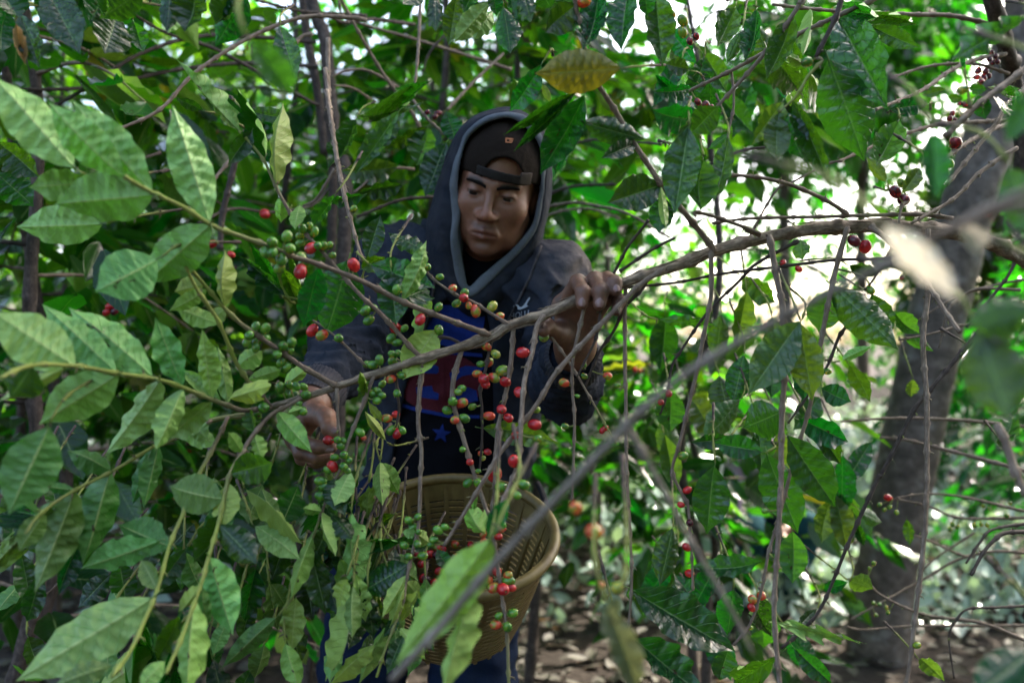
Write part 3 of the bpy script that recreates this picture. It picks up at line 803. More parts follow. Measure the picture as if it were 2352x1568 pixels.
    lf('RT', [(1985, 460, 1408, 492, 290, 't', .90, dict(mat='leaf_yellow', var=8, roll=.0)), (1452, 440, 1238, 745, 150, 't', .95, dict(var=2)), (1700, 35, 1475, 225, 190, 't', .90), (1520, 690, 1455, 560, 50, 'u', .97, Y)])
    lf('R6', [(1000, 552, 698, 965, 235, 't', .95, dict(var=0, mat='leaf_young', roll=.0)), (1002, 560, 1062, 1003, 195, 't', .95, dict(var=0, mat='leaf_young', roll=.1)), (1178, 350, 1560, 715, 215, 't', 1.03, dict(var=8, roll=-.3)), (1150, 380, 1100, 612, 190, 't', 1.05, Y),
              (1120, 930, 1292, 1005, 125, 't', 1.08), (870, 1060, 675, 1150, 220, 't', 1.07, dict(var=8)), (785, 1292, 498, 1238, 135, 't', 1.05), (988, 1110, 1275, 1232, 145, 't', 1.04), (933, 1198, 1195, 1610, 220, 't', 1.02, dict(var=0, roll=-.2)),
              (580, 1210, 375, 1235, 85, 't', 1.1), (200, 540, 530, 572, 75, 't', 1.15), (1090, 440, 1000, 545, 30, 't', 1.02), (1750, 1250, 1900, 1400, 60, 't', 1.1)][:-2])
    lf('R9', [(840, 95, 1015, 565, 235, 't', 1.03, dict(var=0, roll=.2)), (530, 165, 478, 565, 215, 't', 1.0, dict(var=0, roll=-.15)), (45, 885, 645, 1265, 280, 't', .93, dict(var=1, roll=-.3)), (55, 1188, 470, 1510, 210, 't', .92, dict(var=7, roll=-.3)),
              (398, 765, 815, 722, 120, 't', 1.0, dict(var=9)), (895, 1095, 1425, 1212, 85, 'u', 1.05, dict(var=5)), (998, 1238, 1215, 1446, 115, 't', 1.1), (885, 1272, 645, 1425, 145, 't', 1.1), (605, 1245, 560, 1430, 150, 't', 1.12, Y), (640, 895, 600, 1165, 155, 't', 1.1, dict(var=8)),
              (800, 960, 860, 1170, 120, 't', 1.2), (2260, 60, 2190, 0, 60, 't', 1.1)])
    G, Rr, X, L_, K_ = 'green', 'red', 'mixed', 'lime', 'dark'
    def ch(b, rows, kind=None):
        for r in rows:
            cherry_px(T, b, r[0], r[1], r[2], r[3] if len(r) > 3 else kind, r[4] if len(r) > 4 else None)
    ch('R4', [(1710, 110, 38), (1800, 75, 36), (1820, 150, 38), (1665, 170, 35), (1710, 170, 36), (1765, 215, 36), (1755, 270, 35), (1900, 25, 28), (1940, 10, 26), (1970, 45, 30), (1885, 65, 28), (1885, 115, 28), (1995, 130, 30),
              (2030, 130, 28), (2065, 130, 26), (2085, 190, 24), (1905, 245, 38), (1605, 640, 32), (1665, 650, 34), (1565, 690, 30), (1610, 735, 32), (1670, 710, 28), (1605, 770, 28), (1550, 735, 28), (1775, 760, 32), (1830, 740, 30),
              (1740, 810, 32), (1765, 860, 30), (1795, 895, 34), (1825, 790, 20), (1760, 1020, 34), (1815, 1005, 26), (1860, 1010, 26), (1905, 1015, 28), (1845, 1060, 34), (1920, 1065, 32), (1870, 1115, 30), (1895, 1165, 30),
              (1850, 1150, 30), (1655, 1145, 36), (1605, 1195, 36), (2125, 710, 30)], G)
    ch('R4', [(1950, 145, 40, Rr), (1890, 200, 32, L_), (1885, 292, 42, Rr), (1960, 660, 38, Rr), (2020, 690, 36, X)])
    ch('R5', [(725, 380, 35), (772, 362, 28), (745, 440, 35), (968, 492, 26), (885, 553, 32), (922, 580, 28), (922, 252, 32), (1110, 108, 28), (1190, 170, 24), (1345, 270, 28), (1295, 335, 28), (1182, 358, 28), (1185, 503, 32), (1065, 558, 28),
              (895, 655, 28), (935, 650, 26), (895, 700, 32), (730, 715, 26), (770, 720, 32), (812, 690, 30), (950, 785, 28), (830, 840, 25), (800, 880, 24), (825, 910, 26), (795, 945, 26), (770, 900, 22), (740, 830, 22), (700, 870, 22), (922, 897, 26),
              (1447, 715, 24), (1328, 868, 26), (1272, 950, 30), (1237, 1005, 30), (1395, 982, 24), (1343, 1055, 32), (1805, 1180, 26), (2095, 725, 18), (2097, 792, 20), (2052, 915, 14), (1975, 1105, 22), (2305, 848, 20),
              (885, 1130, 30), (955, 1130, 26), (690, 1142, 30), (550, 1188, 26), (585, 1195, 22), (570, 1230, 26), (600, 1240, 18), (590, 1285, 28), (532, 1300, 25), (620, 1315, 24), (585, 1355, 28), (610, 1380, 24), (487, 1380, 26),
              (443, 1448, 33), (465, 1482, 30), (447, 1540, 34), (540, 1510, 20), (540, 1545, 24), (497, 1545, 20), (1335, 1250, 22), (1430, 1385, 18), (1573, 1485, 40), (1715, 1470, 35), (1365, 1460, 28), (1430, 1460, 28), (1673, 1535, 28)], G)
    ch('R5', [(650, 95, 40, Rr), (915, 490, 38, Rr), (1270, 240, 28, X), (1340, 300, 32, Rr), (1372, 348, 22, X), (1415, 382, 36, X), (1518, 357, 34, L_), (1565, 415, 28, X), (1068, 435, 36, Rr), (1845, 542, 34, L_), (885, 808, 30, X),
              (1482, 605, 30, X), (1540, 652, 30, L_), (1497, 705, 30, X), (1585, 755, 38, L_), (1530, 800, 35, X), (1425, 775, 28, X), (1465, 810, 38, Rr), (1475, 838, 32, Rr), (1602, 828, 36, Rr), (1712, 643, 38, Rr), (1690, 892, 38, Rr),
              (1305, 890, 25, L_), (1330, 958, 34, X), (1285, 1065, 30, X), (1500, 1040, 32, X), (1577, 998, 32, Rr), (1620, 1052, 32, Rr), (1785, 1095, 38, Rr), (1795, 1000, 28, L_), (1665, 1160, 28, Rr), (1970, 832, 30, X), (2242, 788, 28, X),
              (2230, 1115, 20, Rr), (2210, 1130, 20, Rr), (858, 1055, 30, X), (915, 1030, 28, Rr), (922, 1150, 30, Rr), (518, 1357, 35, Rr), (1490, 1265, 22, Rr), (1460, 1305, 18, L_), (1445, 1275, 18, X), (1380, 1330, 24, Rr),
              (1660, 1325, 45, Rr), (1535, 1405, 50, Rr)])
    cherry_px(T, 'R5', 492, 1192, 33, Rr, 0.972)          # the one between finger and thumb
    ch('R8', [(685, 520, 28), (740, 495, 24), (712, 560, 30), (743, 592, 20), (655, 675, 28), (680, 745, 28), (770, 740, 28), (735, 665, 25), (865, 580, 30), (910, 560, 26), (840, 640, 26), (820, 670, 20), (1275, 545, 20), (1310, 897, 32), (1335, 1098, 34),
              (1248, 1115, 26), (1302, 1188, 32), (2080, 985, 28)], G)
    ch('R8', [(1265, 572, 26, Rr), (1245, 620, 25, Rr), (1150, 605, 22, X), (1215, 625, 18, L_), (1150, 650, 22, Rr), (1235, 835, 32, Rr), (1168, 890, 36, X), (1305, 860, 28, X), (1215, 940, 36, X), (1272, 948, 40, Rr), (1325, 940, 28, Rr), (1228, 1172, 34, X)])
    ch('R6', [(1305, 90, 35, K_), (1370, 125, 36, Rr), (900, 215, 20, Rr), (990, 250, 20, Rr), (1400, 370, 25, G), (1580, 300, 15, K_), (250, 960, 20, Rr), (205, 1010, 20, Rr), (330, 1315, 28, G), (355, 1510, 25, Rr), (1155, 835, 20, G)])
    ch('R9', [(330, 395, 20, Rr), (383, 502, 24, K_), (363, 645, 24, Rr), (380, 798, 26, Rr), (825, 432, 18, G), (805, 930, 28, X), (752, 955, 28, X), (745, 1000, 24, Rr), (37, 925, 30, G), (1720, 1222, 22, G), (740, 1120, 16, G)])
    ch('RT', [(1740, 15, 40, X), (1695, 205, 32, G)])
    return T

def build_right_tree():
    T = Tree('coffee_tree', (1.12, 1.75, 0.0), 'coffee tree with a dark upright stem and dark purple cherries at the upper right edge')
    stem = P('R3', (2130, -60), (2160, 60), (2200, 170), (2245, 350), (2290, 560)) + P('R6', (2330, 100), (2380, 700))
    W = [at(u, v, d) for (u, v), d in zip(stem, (1.30, 1.32, 1.35, 1.40, 1.45, 1.55, 1.65))] + [Vector((1.12, 1.75, -0.05))]
    twig_world(T, W[::-1], 0.020, 0.013, 'twig_dark', name='stem', node=0.10, step=0.012, seg=12, rough=.2)
    def tw(b, pts, d0, d1, r0, r1, **k): return twig(T, P(b, *pts), d0, d1, r0, r1, **k)
    tw('R3', [(2185, 168), (1900, 102), (1560, 90), (1100, 65), (770, 30)], 1.36, 1.15, .0042, .0022)
    tw('R3', [(1500, -60), (1400, 0), (1180, 100), (840, 260), (520, 440), (180, 600)], 1.10, 1.12, .0036, .0022)
    tw('R3', [(1000, -60), (960, 0), (800, 230), (640, 430), (430, 660), (350, 740)], 1.0, 1.02, .0034, .0020)
    tw('R3', [(1230, -80), (1200, 0), (1160, 120), (1040, 360)], .92, .93, .0034, .0024, mat='twig_dark')
    tw('R3', [(1040, 365), (1080, 380), (990, 480), (920, 600), (810, 705)], .93, .93, .0022, .0014, young=.8)
    tw('R3', [(510, 440), (525, 650), (490, 850), (490, 970)], 1.12, 1.1, .0020, .0012)
    tw('R3', [(720, 925), (600, 940), (500, 975), (320, 1055)], 1.1, 1.12, .0020, .0014, mat='twig_dark')
    tw('R3', [(2250, 462), (2080, 410), (1920, 400), (1730, 420), (1510, 490)], 1.4, 1.25, .0030, .0018)
    tw('R3', [(2230, 340), (2060, 370), (1890, 440), (1700, 570), (1410, 690)], 1.38, 1.1, .0038, .0022)
    tw('R3', [(2300, 752), (1960, 770), (1760, 790), (1420, 910), (1180, 1015)], 1.44, 1.12, .0038, .0020)
    tw('R3', [(2340, 765), (2180, 800), (2000, 890), (1840, 1000)], 1.2, 1.0, .0036, .0024)
    tw('R3', [(2400, 480), (2340, 560), (2240, 660), (2160, 790), (2030, 950), (1860, 1160)], 1.1, .98, .0034, .0024)
    tw('R3', [(2420, 390), (2346, 440), (2200, 550), (2030, 680), (1860, 850)], .92, .86, .0042, .0030)
    tw('R3', [(2300, 930), (2230, 970), (2060, 1090), (1900, 1250), (1640, 1400)], 1.15, 1.05, .0034, .0020)
    tw('R3', [(2010, 680), (2000, 620), (1985, 520), (1970, 430)], .87, .87, .0016, .0010, young=1)
    tw('R3', [(1620, 1260), (1580, 1290), (1560, 1400)], 1.08, 1.06, .0022, .0016)
    tw('R3', [(600, 1530), (780, 1210), (900, 1140), (1090, 1040), (1180, 1010)], 1.2, 1.15, .0018, .0014)
    tw('R6', [(2300, 40), (2200, 260), (2140, 350), (1950, 580)], 1.25, 1.2, .0026, .0018, mat='twig_dark')
    tw('R6', [(2260, 560), (2080, 562), (1930, 570), (1740, 620), (1560, 655)], 1.4, 1.35, .0026, .0016)
    tw('R6', [(2300, 1150), (2120, 1130), (1900, 1110), (1540, 1100), (1230, 1120)], 1.6, 1.55, .0038, .0022)
    tw('R6', [(2250, 370), (2030, 362), (1930, 400), (1840, 490), (1790, 700)], 1.4, 1.4, .0028, .0016)
    tw('R6', [(2280, 310), (2120, 340), (1890, 410), (1700, 520)], 1.5, 1.5, .0026, .0016)
    tw('R9', [(2190, -80), (2230, 0), (2300, 200), (2360, 340)], .75, .72, .0040, .0034)
    tw('R9', [(2420, 240), (2352, 195), (1850, 60), (1640, 10), (1500, 0)], 1.5, 1.6, .0042, .0026)
    tw('R9', [(2400, 440), (2300, 420), (2000, 350), (1780, 330), (1600, 355)], 1.6, 1.6, .0036, .0018)
    tw('R9', [(2400, 470), (2200, 475), (1960, 470), (1780, 400), (1580, 360)], 1.6, 1.65, .0034, .0018)
    tw('R9', [(2400, 555), (2250, 560), (2180, 600), (2110, 680), (2040, 810)], 1.25, 1.2, .0036, .0022, mat='twig_dark')
    tw('R9', [(2400, 500), (2170, 540), (2090, 620), (2010, 740)], 1.4, 1.35, .0030, .0018, mat='twig_dark')
    tw('R9', [(2400, 1215), (2350, 1190), (2100, 1090), (1760, 1040), (1500, 920), (1420, 820)], 1.5, 1.5, .0036, .0020)
    tw('R9', [(2420, 1105), (2350, 1105), (1700, 1110), (1410, 1130), (1300, 1110)], 1.6, 1.6, .0032, .0016)
    tw('R9', [(2400, 990), (2180, 1000), (2020, 1010), (1950, 1080), (1910, 1180), (1940, 1420)], 1.4, 1.35, .0026, .0014, mat='twig_dark')
    tw('R9', [(2380, 680), (2160, 670), (1960, 720), (1800, 810), (1640, 900), (1330, 1070)], 1.7, 1.7, .0034, .0018)
    tw('R9', [(2060, 700), (1980, 690), (1800, 610), (1640, 550)], 1.7, 1.7, .0030, .0018)
    tw('R9', [(2060, 560), (1860, 690), (1740, 790)], 1.7, 1.7, .0026, .0014)
    def lf(b, rows):
        for r in rows:
            a = r[7] if len(r) > 7 else {}
            leaf_px(T, b, r[0], r[1], r[2], r[3], r[4], r[5], r[6] if len(r) > 6 else None, **a)
    Y = dict(mat='leaf_young')
    lf('R3', [(1190, 120, 1492, 705, 335, 't', .90, dict(var=0, roll=.1)), (1120, 370, 1342, 1015, 325, 't', .88, dict(var=8, roll=-.1)), (905, 85, 728, 505, 155, 't', 1.02, dict(var=4)), (830, 640, 635, 915, 155, 't', None, Y), (800, 720, 800, 1012, 165, 't', None, Y),
              (820, 700, 962, 1003, 175, 't', None, dict(var=8)), (910, 635, 1142, 1175, 125, 't', .94, dict(var=7)), (1560, 755, 1418, 1045, 185, 't', 1.1, Y), (1742, 655, 1500, 685, 115, 't', 1.15), (60, -60, 62, 405, 135, 't', 1.0), (665, 60, 600, 392, 115, 't', 1.06),
              (575, 195, 480, 400, 80, 't', 1.1), (1200, 75, 1425, 112, 150, 't', 1.0), (1385, 165, 1692, 298, 120, 't', 1.05), (1390, 110, 1685, 155, 95, 't', 1.05), (2380, 100, 1888, 375, 125, 't', .80, dict(var=5, roll=-.6)), (2060, 600, 2105, 752, 105, 't', .9),
              (245, 540, 15, 572, 105, 't', 1.05), (240, 440, 95, 400, 110, 't', 1.05), (1692, 1058, 1575, 1215, 95, 't', 1.0, Y), (1480, 1140, 1360, 985, 75, 't', 1.15, Y), (180, 605, 30, 470, 60, 't', 1.12), (1000, 480, 1080, 620, 80, 't', 1.05, Y), (960, 560, 860, 640, 70, 'u', 1.1, Y),
              (860, 350, 960, 420, 70, 'u', 1.15, Y), (990, 80, 960, 350, 80, 'u', 1.1, dict(mat='leaf_young', var=4)), (2280, 640, 2380, 860, 150, 't', .8), (1850, 560, 1700, 600, 60, 't', 1.2), (2020, 560, 2120, 560, 70, 't', .9), (1960, 620, 1870, 610, 55, 't', .88), (520, 850, 360, 940, 60, 't', 1.12),
              (2300, 600, 2160, 540, 70, 't', 1.0), (1980, 440, 1960, 330, 28, 't', .87)])
    lf('R6', [(1540, 500, 1680, 620, 110, 't', 1.3, Y), (1600, 650, 1760, 720, 60, 't', 1.35, Y), (1240, 770, 1410, 690, 60, 'u', 1.3), (1280, 800, 1400, 1010, 100, 't', 1.3), (1640, 880, 1630, 980, 70, 't', 1.5, Y), (1000, 80, 1010, 200, 100, 't', 1.3, Y), (1280, 230, 1440, 280, 90, 't', 1.3),
              (660, 290, 860, 440, 120, 't', 1.45), (2150, 800, 2260, 860, 90, 't', 1.2, Y), (2210, 1100, 2150, 1260, 110, 't', .9, dict(var=7))])
    lf('R9', [(1240, 335, 1302, 665, 135, 't', 1.45, Y), (1230, 345, 1160, 625, 125, 't', 1.45, Y), (1260, 335, 1385, 480, 105, 't', 1.45, Y), (1395, 440, 1515, 500, 90, 't', 1.45, Y), (1320, 840, 1465, 890, 115, 't', 1.35, dict(mat='leaf_young', var=8)), (1310, 850, 1170, 900, 75, 't', 1.35), (1130, 1010, 1010, 1140, 65, 't', 1.3),
              (1735, 1305, 1885, 1430, 95, 't', 1.3, Y), (1360, 500, 1410, 640, 60, 't', 1.45), (1660, 480, 1680, 640, 60, 't', 1.6)])
    rr = random.Random(57)
    for b, n_, x0, x1, y0, y1 in (('R6', 20, 200, 1450, 350, 1350), ('R3', 16, 0, 1000, 0, 600), ('R9', 8, 150, 1000, 500, 1200)):
        for k in range(n_):          # large dark leaves hanging among the twigs
            x, y = rr.uniform(x0, x1), rr.uniform(y0, y1)
            ln, an = rr.uniform(240, 360), rr.uniform(-.75, .75)
            leaf_px(T, b, x, y, x + ln * math.sin(an), y + ln * math.cos(an), rr.uniform(110, 170), 't', rr.uniform(1.15, 1.6), var=rr.choice([0, 1, 2, 4, 7, 8]), mat=rr.choice(['leaf', 'leaf', 'leaf_shaded', 'leaf_young']))
    def ch(b, rows):
        for r in rows: cherry_px(T, b, *r)
    K_, G = 'dark', 'green'
    ch('R3', [(1915, 900, 40, K_), (1880, 1025, 28, G), (1540, 1205, 38, K_), (1592, 1252, 40, K_), (1575, 1147, 25, G), (985, 390, 35, G), (1165, 65, 30, G), (2060, 445, 20, K_), (2105, 450, 20, K_), (2050, 485, 20, K_), (2090, 490, 22, K_), (2125, 478, 18, K_), (2075, 515, 18, K_),
              (2140, 330, 18, K_), (2165, 355, 18, K_), (2130, 372, 18, K_), (2178, 388, 18, K_), (2150, 395, 16, K_), (1895, 715, 18, K_), (1930, 722, 16, G), (1880, 745, 18, K_), (1910, 750, 16, K_), (1945, 650, 16, K_), (1975, 660, 16, K_), (1960, 565, 28, G),
              (135, 90, 25, G), (85, 120, 28, G), (85, 150, 26, G), (205, 130, 34, G), (130, 165, 32, 'lime'), (85, 190, 26, 'mixed'), (205, 205, 30, G), (300, 640, 22, 'dark'), (350, 660, 24, 'dark'), (385, 680, 22, 'dark'), (330, 690, 22, 'dark'), (290, 230, 22, 'dark'), (250, 260, 22, 'dark')])
    ch('R9', [(1550, 352, 22, 'red'), (1500, 395, 14, G), (1530, 425, 14, G), (1600, 440, 14, G), (1560, 410, 14, G), (1930, 510, 13, G), (1960, 525, 12, G), (2060, 515, 14, G), (2100, 510, 12, G), (2135, 515, 12, G), (1915, 540, 12, G), (1465, 740, 14, G), (1440, 770, 12, G), (1465, 975, 13, G), (1500, 980, 13, G), (1540, 1000, 13, G), (1550, 1030, 12, G), (1480, 1045, 12, G), (2110, 400, 11, G), (2150, 420, 12, G), (2250, 460, 14, G), (2270, 385, 11, G)])
    return T

def build_top_tree():
    T = Tree('coffee_tree', (-0.35, 0.55, 0.0), 'coffee tree close to the camera, only its dark leaves hanging into the top edge')
    # an arching limb above the frame carries the hanging leaves
    twig_world(T, [Vector((-1.35, 0.55, -0.05)), Vector((-1.3, 0.6, 1.0)), Vector((-1.1, 0.72, 1.75)), Vector((-0.7, 0.82, 1.93)), Vector((-0.2, 0.9, 1.95)), Vector((0.35, 0.95, 1.93))], 0.016, 0.004, 'twig', name='stem', node=0.08, step=0.012, seg=9)
    def lf(b, rows):
        for r in rows:
            a = r[7] if len(r) > 7 else {}
            leaf_px(T, b, r[0], r[1], r[2], r[3], r[4], r[5], r[6] if len(r) > 6 else None, **a)
    Y = dict(mat='leaf_young')
    lf('R1', [(300, -80, 500, 345, 240, 't', .85), (130, 90, 250, 435, 155, 't', .88), (900, -60, 620, 115, 210, 't', .86), (1070, -90, 1045, 205, 120, 't', .88), (1225, -110, 1160, 205, 215, 't', .86), (1545, -40, 1348, 292, 190, 't', .9, dict(var=8)), (745, 100, 650, 335, 240, 't', .9),
              (100, 150, 160, 415, 70, 't', .85, dict(mat='leaf_dead', var=11)), (1760, 165, 1855, 522, 155, 't', 1.1), (700, -60, 560, 150, 180, 't', .88), (0, -60, 130, 120, 200, 't', .85), (430, -90, 250, 140, 200, 't', .9), (640, -60, 660, 110, 60, 't', .8, dict(var=11)),
              (1450, -80, 1350, 160, 150, 't', .9), (40, 60, 10, 330, 150, 't', .9), (1100, 60, 1050, 210, 90, 'u', .95), (840, 140, 900, 330, 110, 't', 1.0), (-20, 1080, 210, 1300, 200, 't', 1.0), (-20, 900, 250, 1110, 170, 't', 1.0)])
    lf('RT', [(745, -60, 742, 215, 105, 't', .95), (885, -30, 828, 312, 135, 't', .95), (1105, 15, 868, 292, 145, 'u', .93, dict(var=0)), (1125, 75, 1000, 268, 115, 'u', .95), (1200, 50, 1245, 365, 175, 't', .98), (1240, -70, 1292, 182, 115, 't', .93), (1330, -70, 1382, 152, 115, 't', .93),
              (1120, -60, 1150, 110, 100, 't', .93), (1835, -50, 1738, 345, 195, 't', .93), (2045, -70, 1990, 352, 195, 't', .93), (2225, -70, 2262, 455, 205, 't', .93), (1580, -70, 1640, 105, 120, 't', .93), (2140, -70, 2160, 110, 110, 't', .9), (1000, -80, 930, 90, 120, 't', .95), (1450, -60, 1520, 60, 140, 't', .95), (640, -60, 520, 30, 150, 't', 1.0)])
    return T

def build_near_tree():
    T = Tree('coffee_tree', (0.62, 0.32, 0.0), 'blurred coffee branch right in front of the lens, running diagonally with large soft leaves')
    def tw(pts, d0, d1, r0, r1, **k): return twig(T, pts, d0, d1, r0, r1, **k)
    tw([(2700, 330), (2352, 440), (2050, 600), (1850, 700), (1620, 830), (1500, 920), (1330, 1090), (1140, 1290), (1010, 1440), (900, 1560)],   .36, .52, .0021, .0026, node=.05, mat='twig_pale')
    tw([(2460, 460), (2300, 480), (2150, 540), (2090, 560)], .36, .36, .0022, .0016)
    tw([(1430, 960), (1500, 1080), (1580, 1230), (1680, 1400), (1730, 1500)], .50, .53, .0020, .0014, mat='twig_pale')
    twig_world(T, [Vector((0.62, 0.32, -0.05)), Vector((0.56, 0.36, 0.8)), at(2700, 330, .40)], 0.012, 0.004, 'twig', name='stem', node=.09, step=.015, seg=9)
    Y = dict(mat='leaf_young')
    def lf(rows):
        for r in rows:
            a = r[7] if len(r) > 7 else {}
            b = a.pop('b', 'R6')
            leaf_px(T, b, r[0], r[1], r[2], r[3], r[4], r[5], r[6], **a)
    lf([(1480, 0, 1910, 440, 180, 't', .33, dict(mat='leaf_sunlit', var=5)), (1900, -20, 2030, 130, 120, 't', .34, dict(mat='leaf_sunlit', var=6)), (2010, 600, 2190, 1130, 340, 't', .46, dict(var=8, roll=.1)), (2330, 470, 1935, 570, 230, 't', .44, dict(var=8, roll=.2)),
        (2300, 430, 2050, 720, 150, 't', .45, dict(var=0)), (1780, 830, 1790, 1260, 175, 't', .48, dict(b='R3', var=1)), (2420, 560, 2230, 900, 160, 't', .45, dict(b='R3', var=0)), (2420, 1240, 2050, 1520, 260, 't', .52, dict(b='R9', var=8)),
        (1195, 640, 590, 1430, 300, 'u', .62, dict(b='R8', var=2, roll=.1, mat='leaf_young')), (1105, 925, 885, 1620, 150, 'u', .66, dict(b='R8', var=7)), (1310, 385, 1175, 620, 115, 't', .72, dict(b='R8', var=1)), (1180, 660, 1120, 850, 50, 'u', .7, dict(b='R8', mat='leaf_young', var=11)),
        (1930, 1050, 2110, 1580, 190, 't', .52, dict(b='R8', mat='leaf_tan', var=6)), (2000, 1000, 1900, 1250, 110, 't', .54, dict(b='R8', mat='leaf_tan', var=10)), (1570, 260, 1830, 600, 190, 't', .48, dict(b='R1', mat='leaf_young', var=2)), (2260, 1050, 2420, 1500, 250, 't', .52, dict(b='R3', var=0))])
    for b, x, y, r, k, d in (('R8', 1730, 440, 46, 'mixed', .60), ('R8', 1845, 590, 52, 'mixed', .56), ('R8', 1990, 940, 42, 'lime', .62), ('R8', 1890, 925, 26, 'mixed', .66), ('R3', 2140, 1330, 52, 'dark', .42)):
        cherry_px(T, b, x, y, r, k, d)
    return T

def build_back_twigs():
    T = Tree('coffee_tree', (-0.55, 2.05, 0.0), 'coffee tree with a slender brown double stem left behind the picker')
    def tw(b, pts, d0, d1, r0, r1, **k): return twig(T, P(b, *pts), d0, d1, r0, r1, **k)
    twig_world(T, [Vector((-0.5, 2.05, -.05))] + [at(u, v, 2.0) for u, v in P('R1', (2160, 1500), (2110, 1000), (2085, 780), (2040, 250), (2000, 150), (1950, -20), (1930, -200))], .022, .016, 'twig_dark', name='stem', node=.1, step=.02, seg=10)
    twig_world(T, [Vector((-0.56, 2.05, -.05))] + [at(u, v, 2.05) for u, v in P('R1', (2080, 1500), (2030, 900), (1990, 560), (1930, 250), (1900, 0), (1890, -150))], .016, .011, 'twig_dark', name='stem', node=.1, step=.02, seg=10)
    for pts, d0, d1, r0, r1, m_ in [
        ([(1990, 420), (1560, 395), (1100, 440), (600, 545), (80, 565), (-60, 580)], 2.0, 1.5, .005, .003, 'twig_dark'),
        ([(1980, 265), (1340, 222), (900, 330), (560, 540), (370, 650), (250, 700)], 2.0, 1.5, .005, .003, 'twig_dark'),
        ([(2300, 130), (2195, 112), (1890, 112), (1560, 240), (1220, 460), (1000, 690), (700, 830)], 1.5, 1.25, .0040, .0024, 'twig'),
        ([(1990, 650), (1950, 640), (1380, 325), (1060, 215), (820, 80), (700, -20)], 1.95, 1.6, .0045, .003, 'twig_dark'),
        ([(2300, 100), (2195, 92), (1900, 72), (1600, 0)], 1.9, 1.7, .004, .003, 'twig_dark'),
        ([(1960, 215), (1880, 240), (1780, 400), (1745, 500)], 1.6, 1.55, .0034, .0026, 'twig'),
        ([(2040, 430), (2080, 760), (2130, 1060), (2200, 1290)], 1.35, 1.25, .0038, .0026, 'twig'),
        ([(2060, 1180), (1950, 1290), (1700, 1330), (1460, 1310), (1240, 1400)], 2.0, 1.6, .004, .0024, 'twig_dark'),
        ([(1480, 1000), (1400, 1330), (1380, 1568)], 1.6, 1.6, .006, .006, 'twig_dark'),
        ([(1440, 1010), (1330, 1140), (1280, 1220)], 1.55, 1.5, .0036, .0024, 'twig'),
        ([(1000, 960), (880, 1000), (820, 1060)], 1.6, 1.5, .003, .002, 'twig_dark'), ([(2100, 1060), (1980, 1250), (1900, 1290)], 1.4, 1.4, .003, .002, 'twig')]:
        tw('R1', pts, d0, d1, r0, r1, mat=m_)
    for pts, d0, d1, r0, r1, m_ in [
        ([(600, 165), (300, 130), (130, 150), (0, 95)], 1.9, 1.6, .0045, .003, 'twig_dark'), ([(1250, 470), (1100, 420), (620, 270), (160, 130), (90, 0)], 1.9, 1.7, .004, .0026, 'twig'), ([(640, 860), (560, 720), (400, 510), (250, 260), (100, -20)], 1.7, 1.55, .004, .0028, 'twig'),
        ([(640, 10), (630, 270), (610, 520), (595, 580)], 1.55, 1.5, .0034, .0022, 'twig'), ([(20, 260), (20, 450), (30, 750), (70, 1008)], 1.4, 1.35, .0042, .0030, 'twig'), ([(820, 740), (1000, 550), (1200, 360)], 1.7, 1.8, .0036, .0026, 'twig'),
        ([(880, 960), (700, 810), (590, 670)], 1.5, 1.6, .0034, .0024, 'twig'), ([(530, 610), (300, 480), (150, 475), (50, 515)], 1.7, 1.6, .003, .002, 'twig'), ([(310, 670), (180, 590), (60, 575)], 1.8, 1.7, .003, .002, 'twig'),
        ([(1310, 650), (1450, 590)], 1.5, 1.4, .0034, .0026, 'twig'), ([(800, 240), (700, 360), (660, 480)], 1.8, 1.8, .0026, .002, 'twig_dark')]:
        tw('RT', pts, d0, d1, r0, r1, mat=m_)
    for pts, d0, d1, r0, r1, m_ in [
        ([(700, 765), (600, 770), (450, 790), (200, 890)], 1.6, 1.5, .0036, .0024, 'twig_dark'), ([(560, 590), (430, 585), (330, 620), (180, 740)], 1.6, 1.5, .0032, .0022, 'twig'),
        ([(1480, 455), (1600, 420), (1750, 405), (2110, 435)], 1.9, 1.6, .0036, .0026, 'twig_dark'), ([(1420, 740), (1550, 700), (1820, 685)], 1.9, 1.7, .0036, .0026, 'twig_dark'), ([(1390, 825), (1560, 800), (1700, 820), (1900, 870), (2160, 1020)], 1.8, 1.6, .0034, .0024, 'twig'),
        ([(1380, 885), (1500, 850), (1660, 840), (1850, 900)], 1.9, 1.8, .003, .002, 'twig'), ([(1810, 1250), (1900, 1080), (2030, 910)], 1.25, 1.2, .0026, .0020, 'twig_dark'), ([(1850, 1230), (2060, 1090), (2195, 1020)], 1.25, 1.2, .0026, .002, 'twig_dark'),
        ([(10, 100), (40, 300), (70, 500), (110, 710), (170, 940), (235, 1170)], 1.25, 1.1, .0038, .0024, 'twig')]:
        tw('R2', pts, d0, d1, r0, r1, mat=m_)
    def lf(b, rows):
        for r in rows:
            a = r[7] if len(r) > 7 else {}
            leaf_px(T, b, r[0], r[1], r[2], r[3], r[4], r[5], r[6] if len(r) > 6 else None, **a)
    Y = dict(mat='leaf_young')
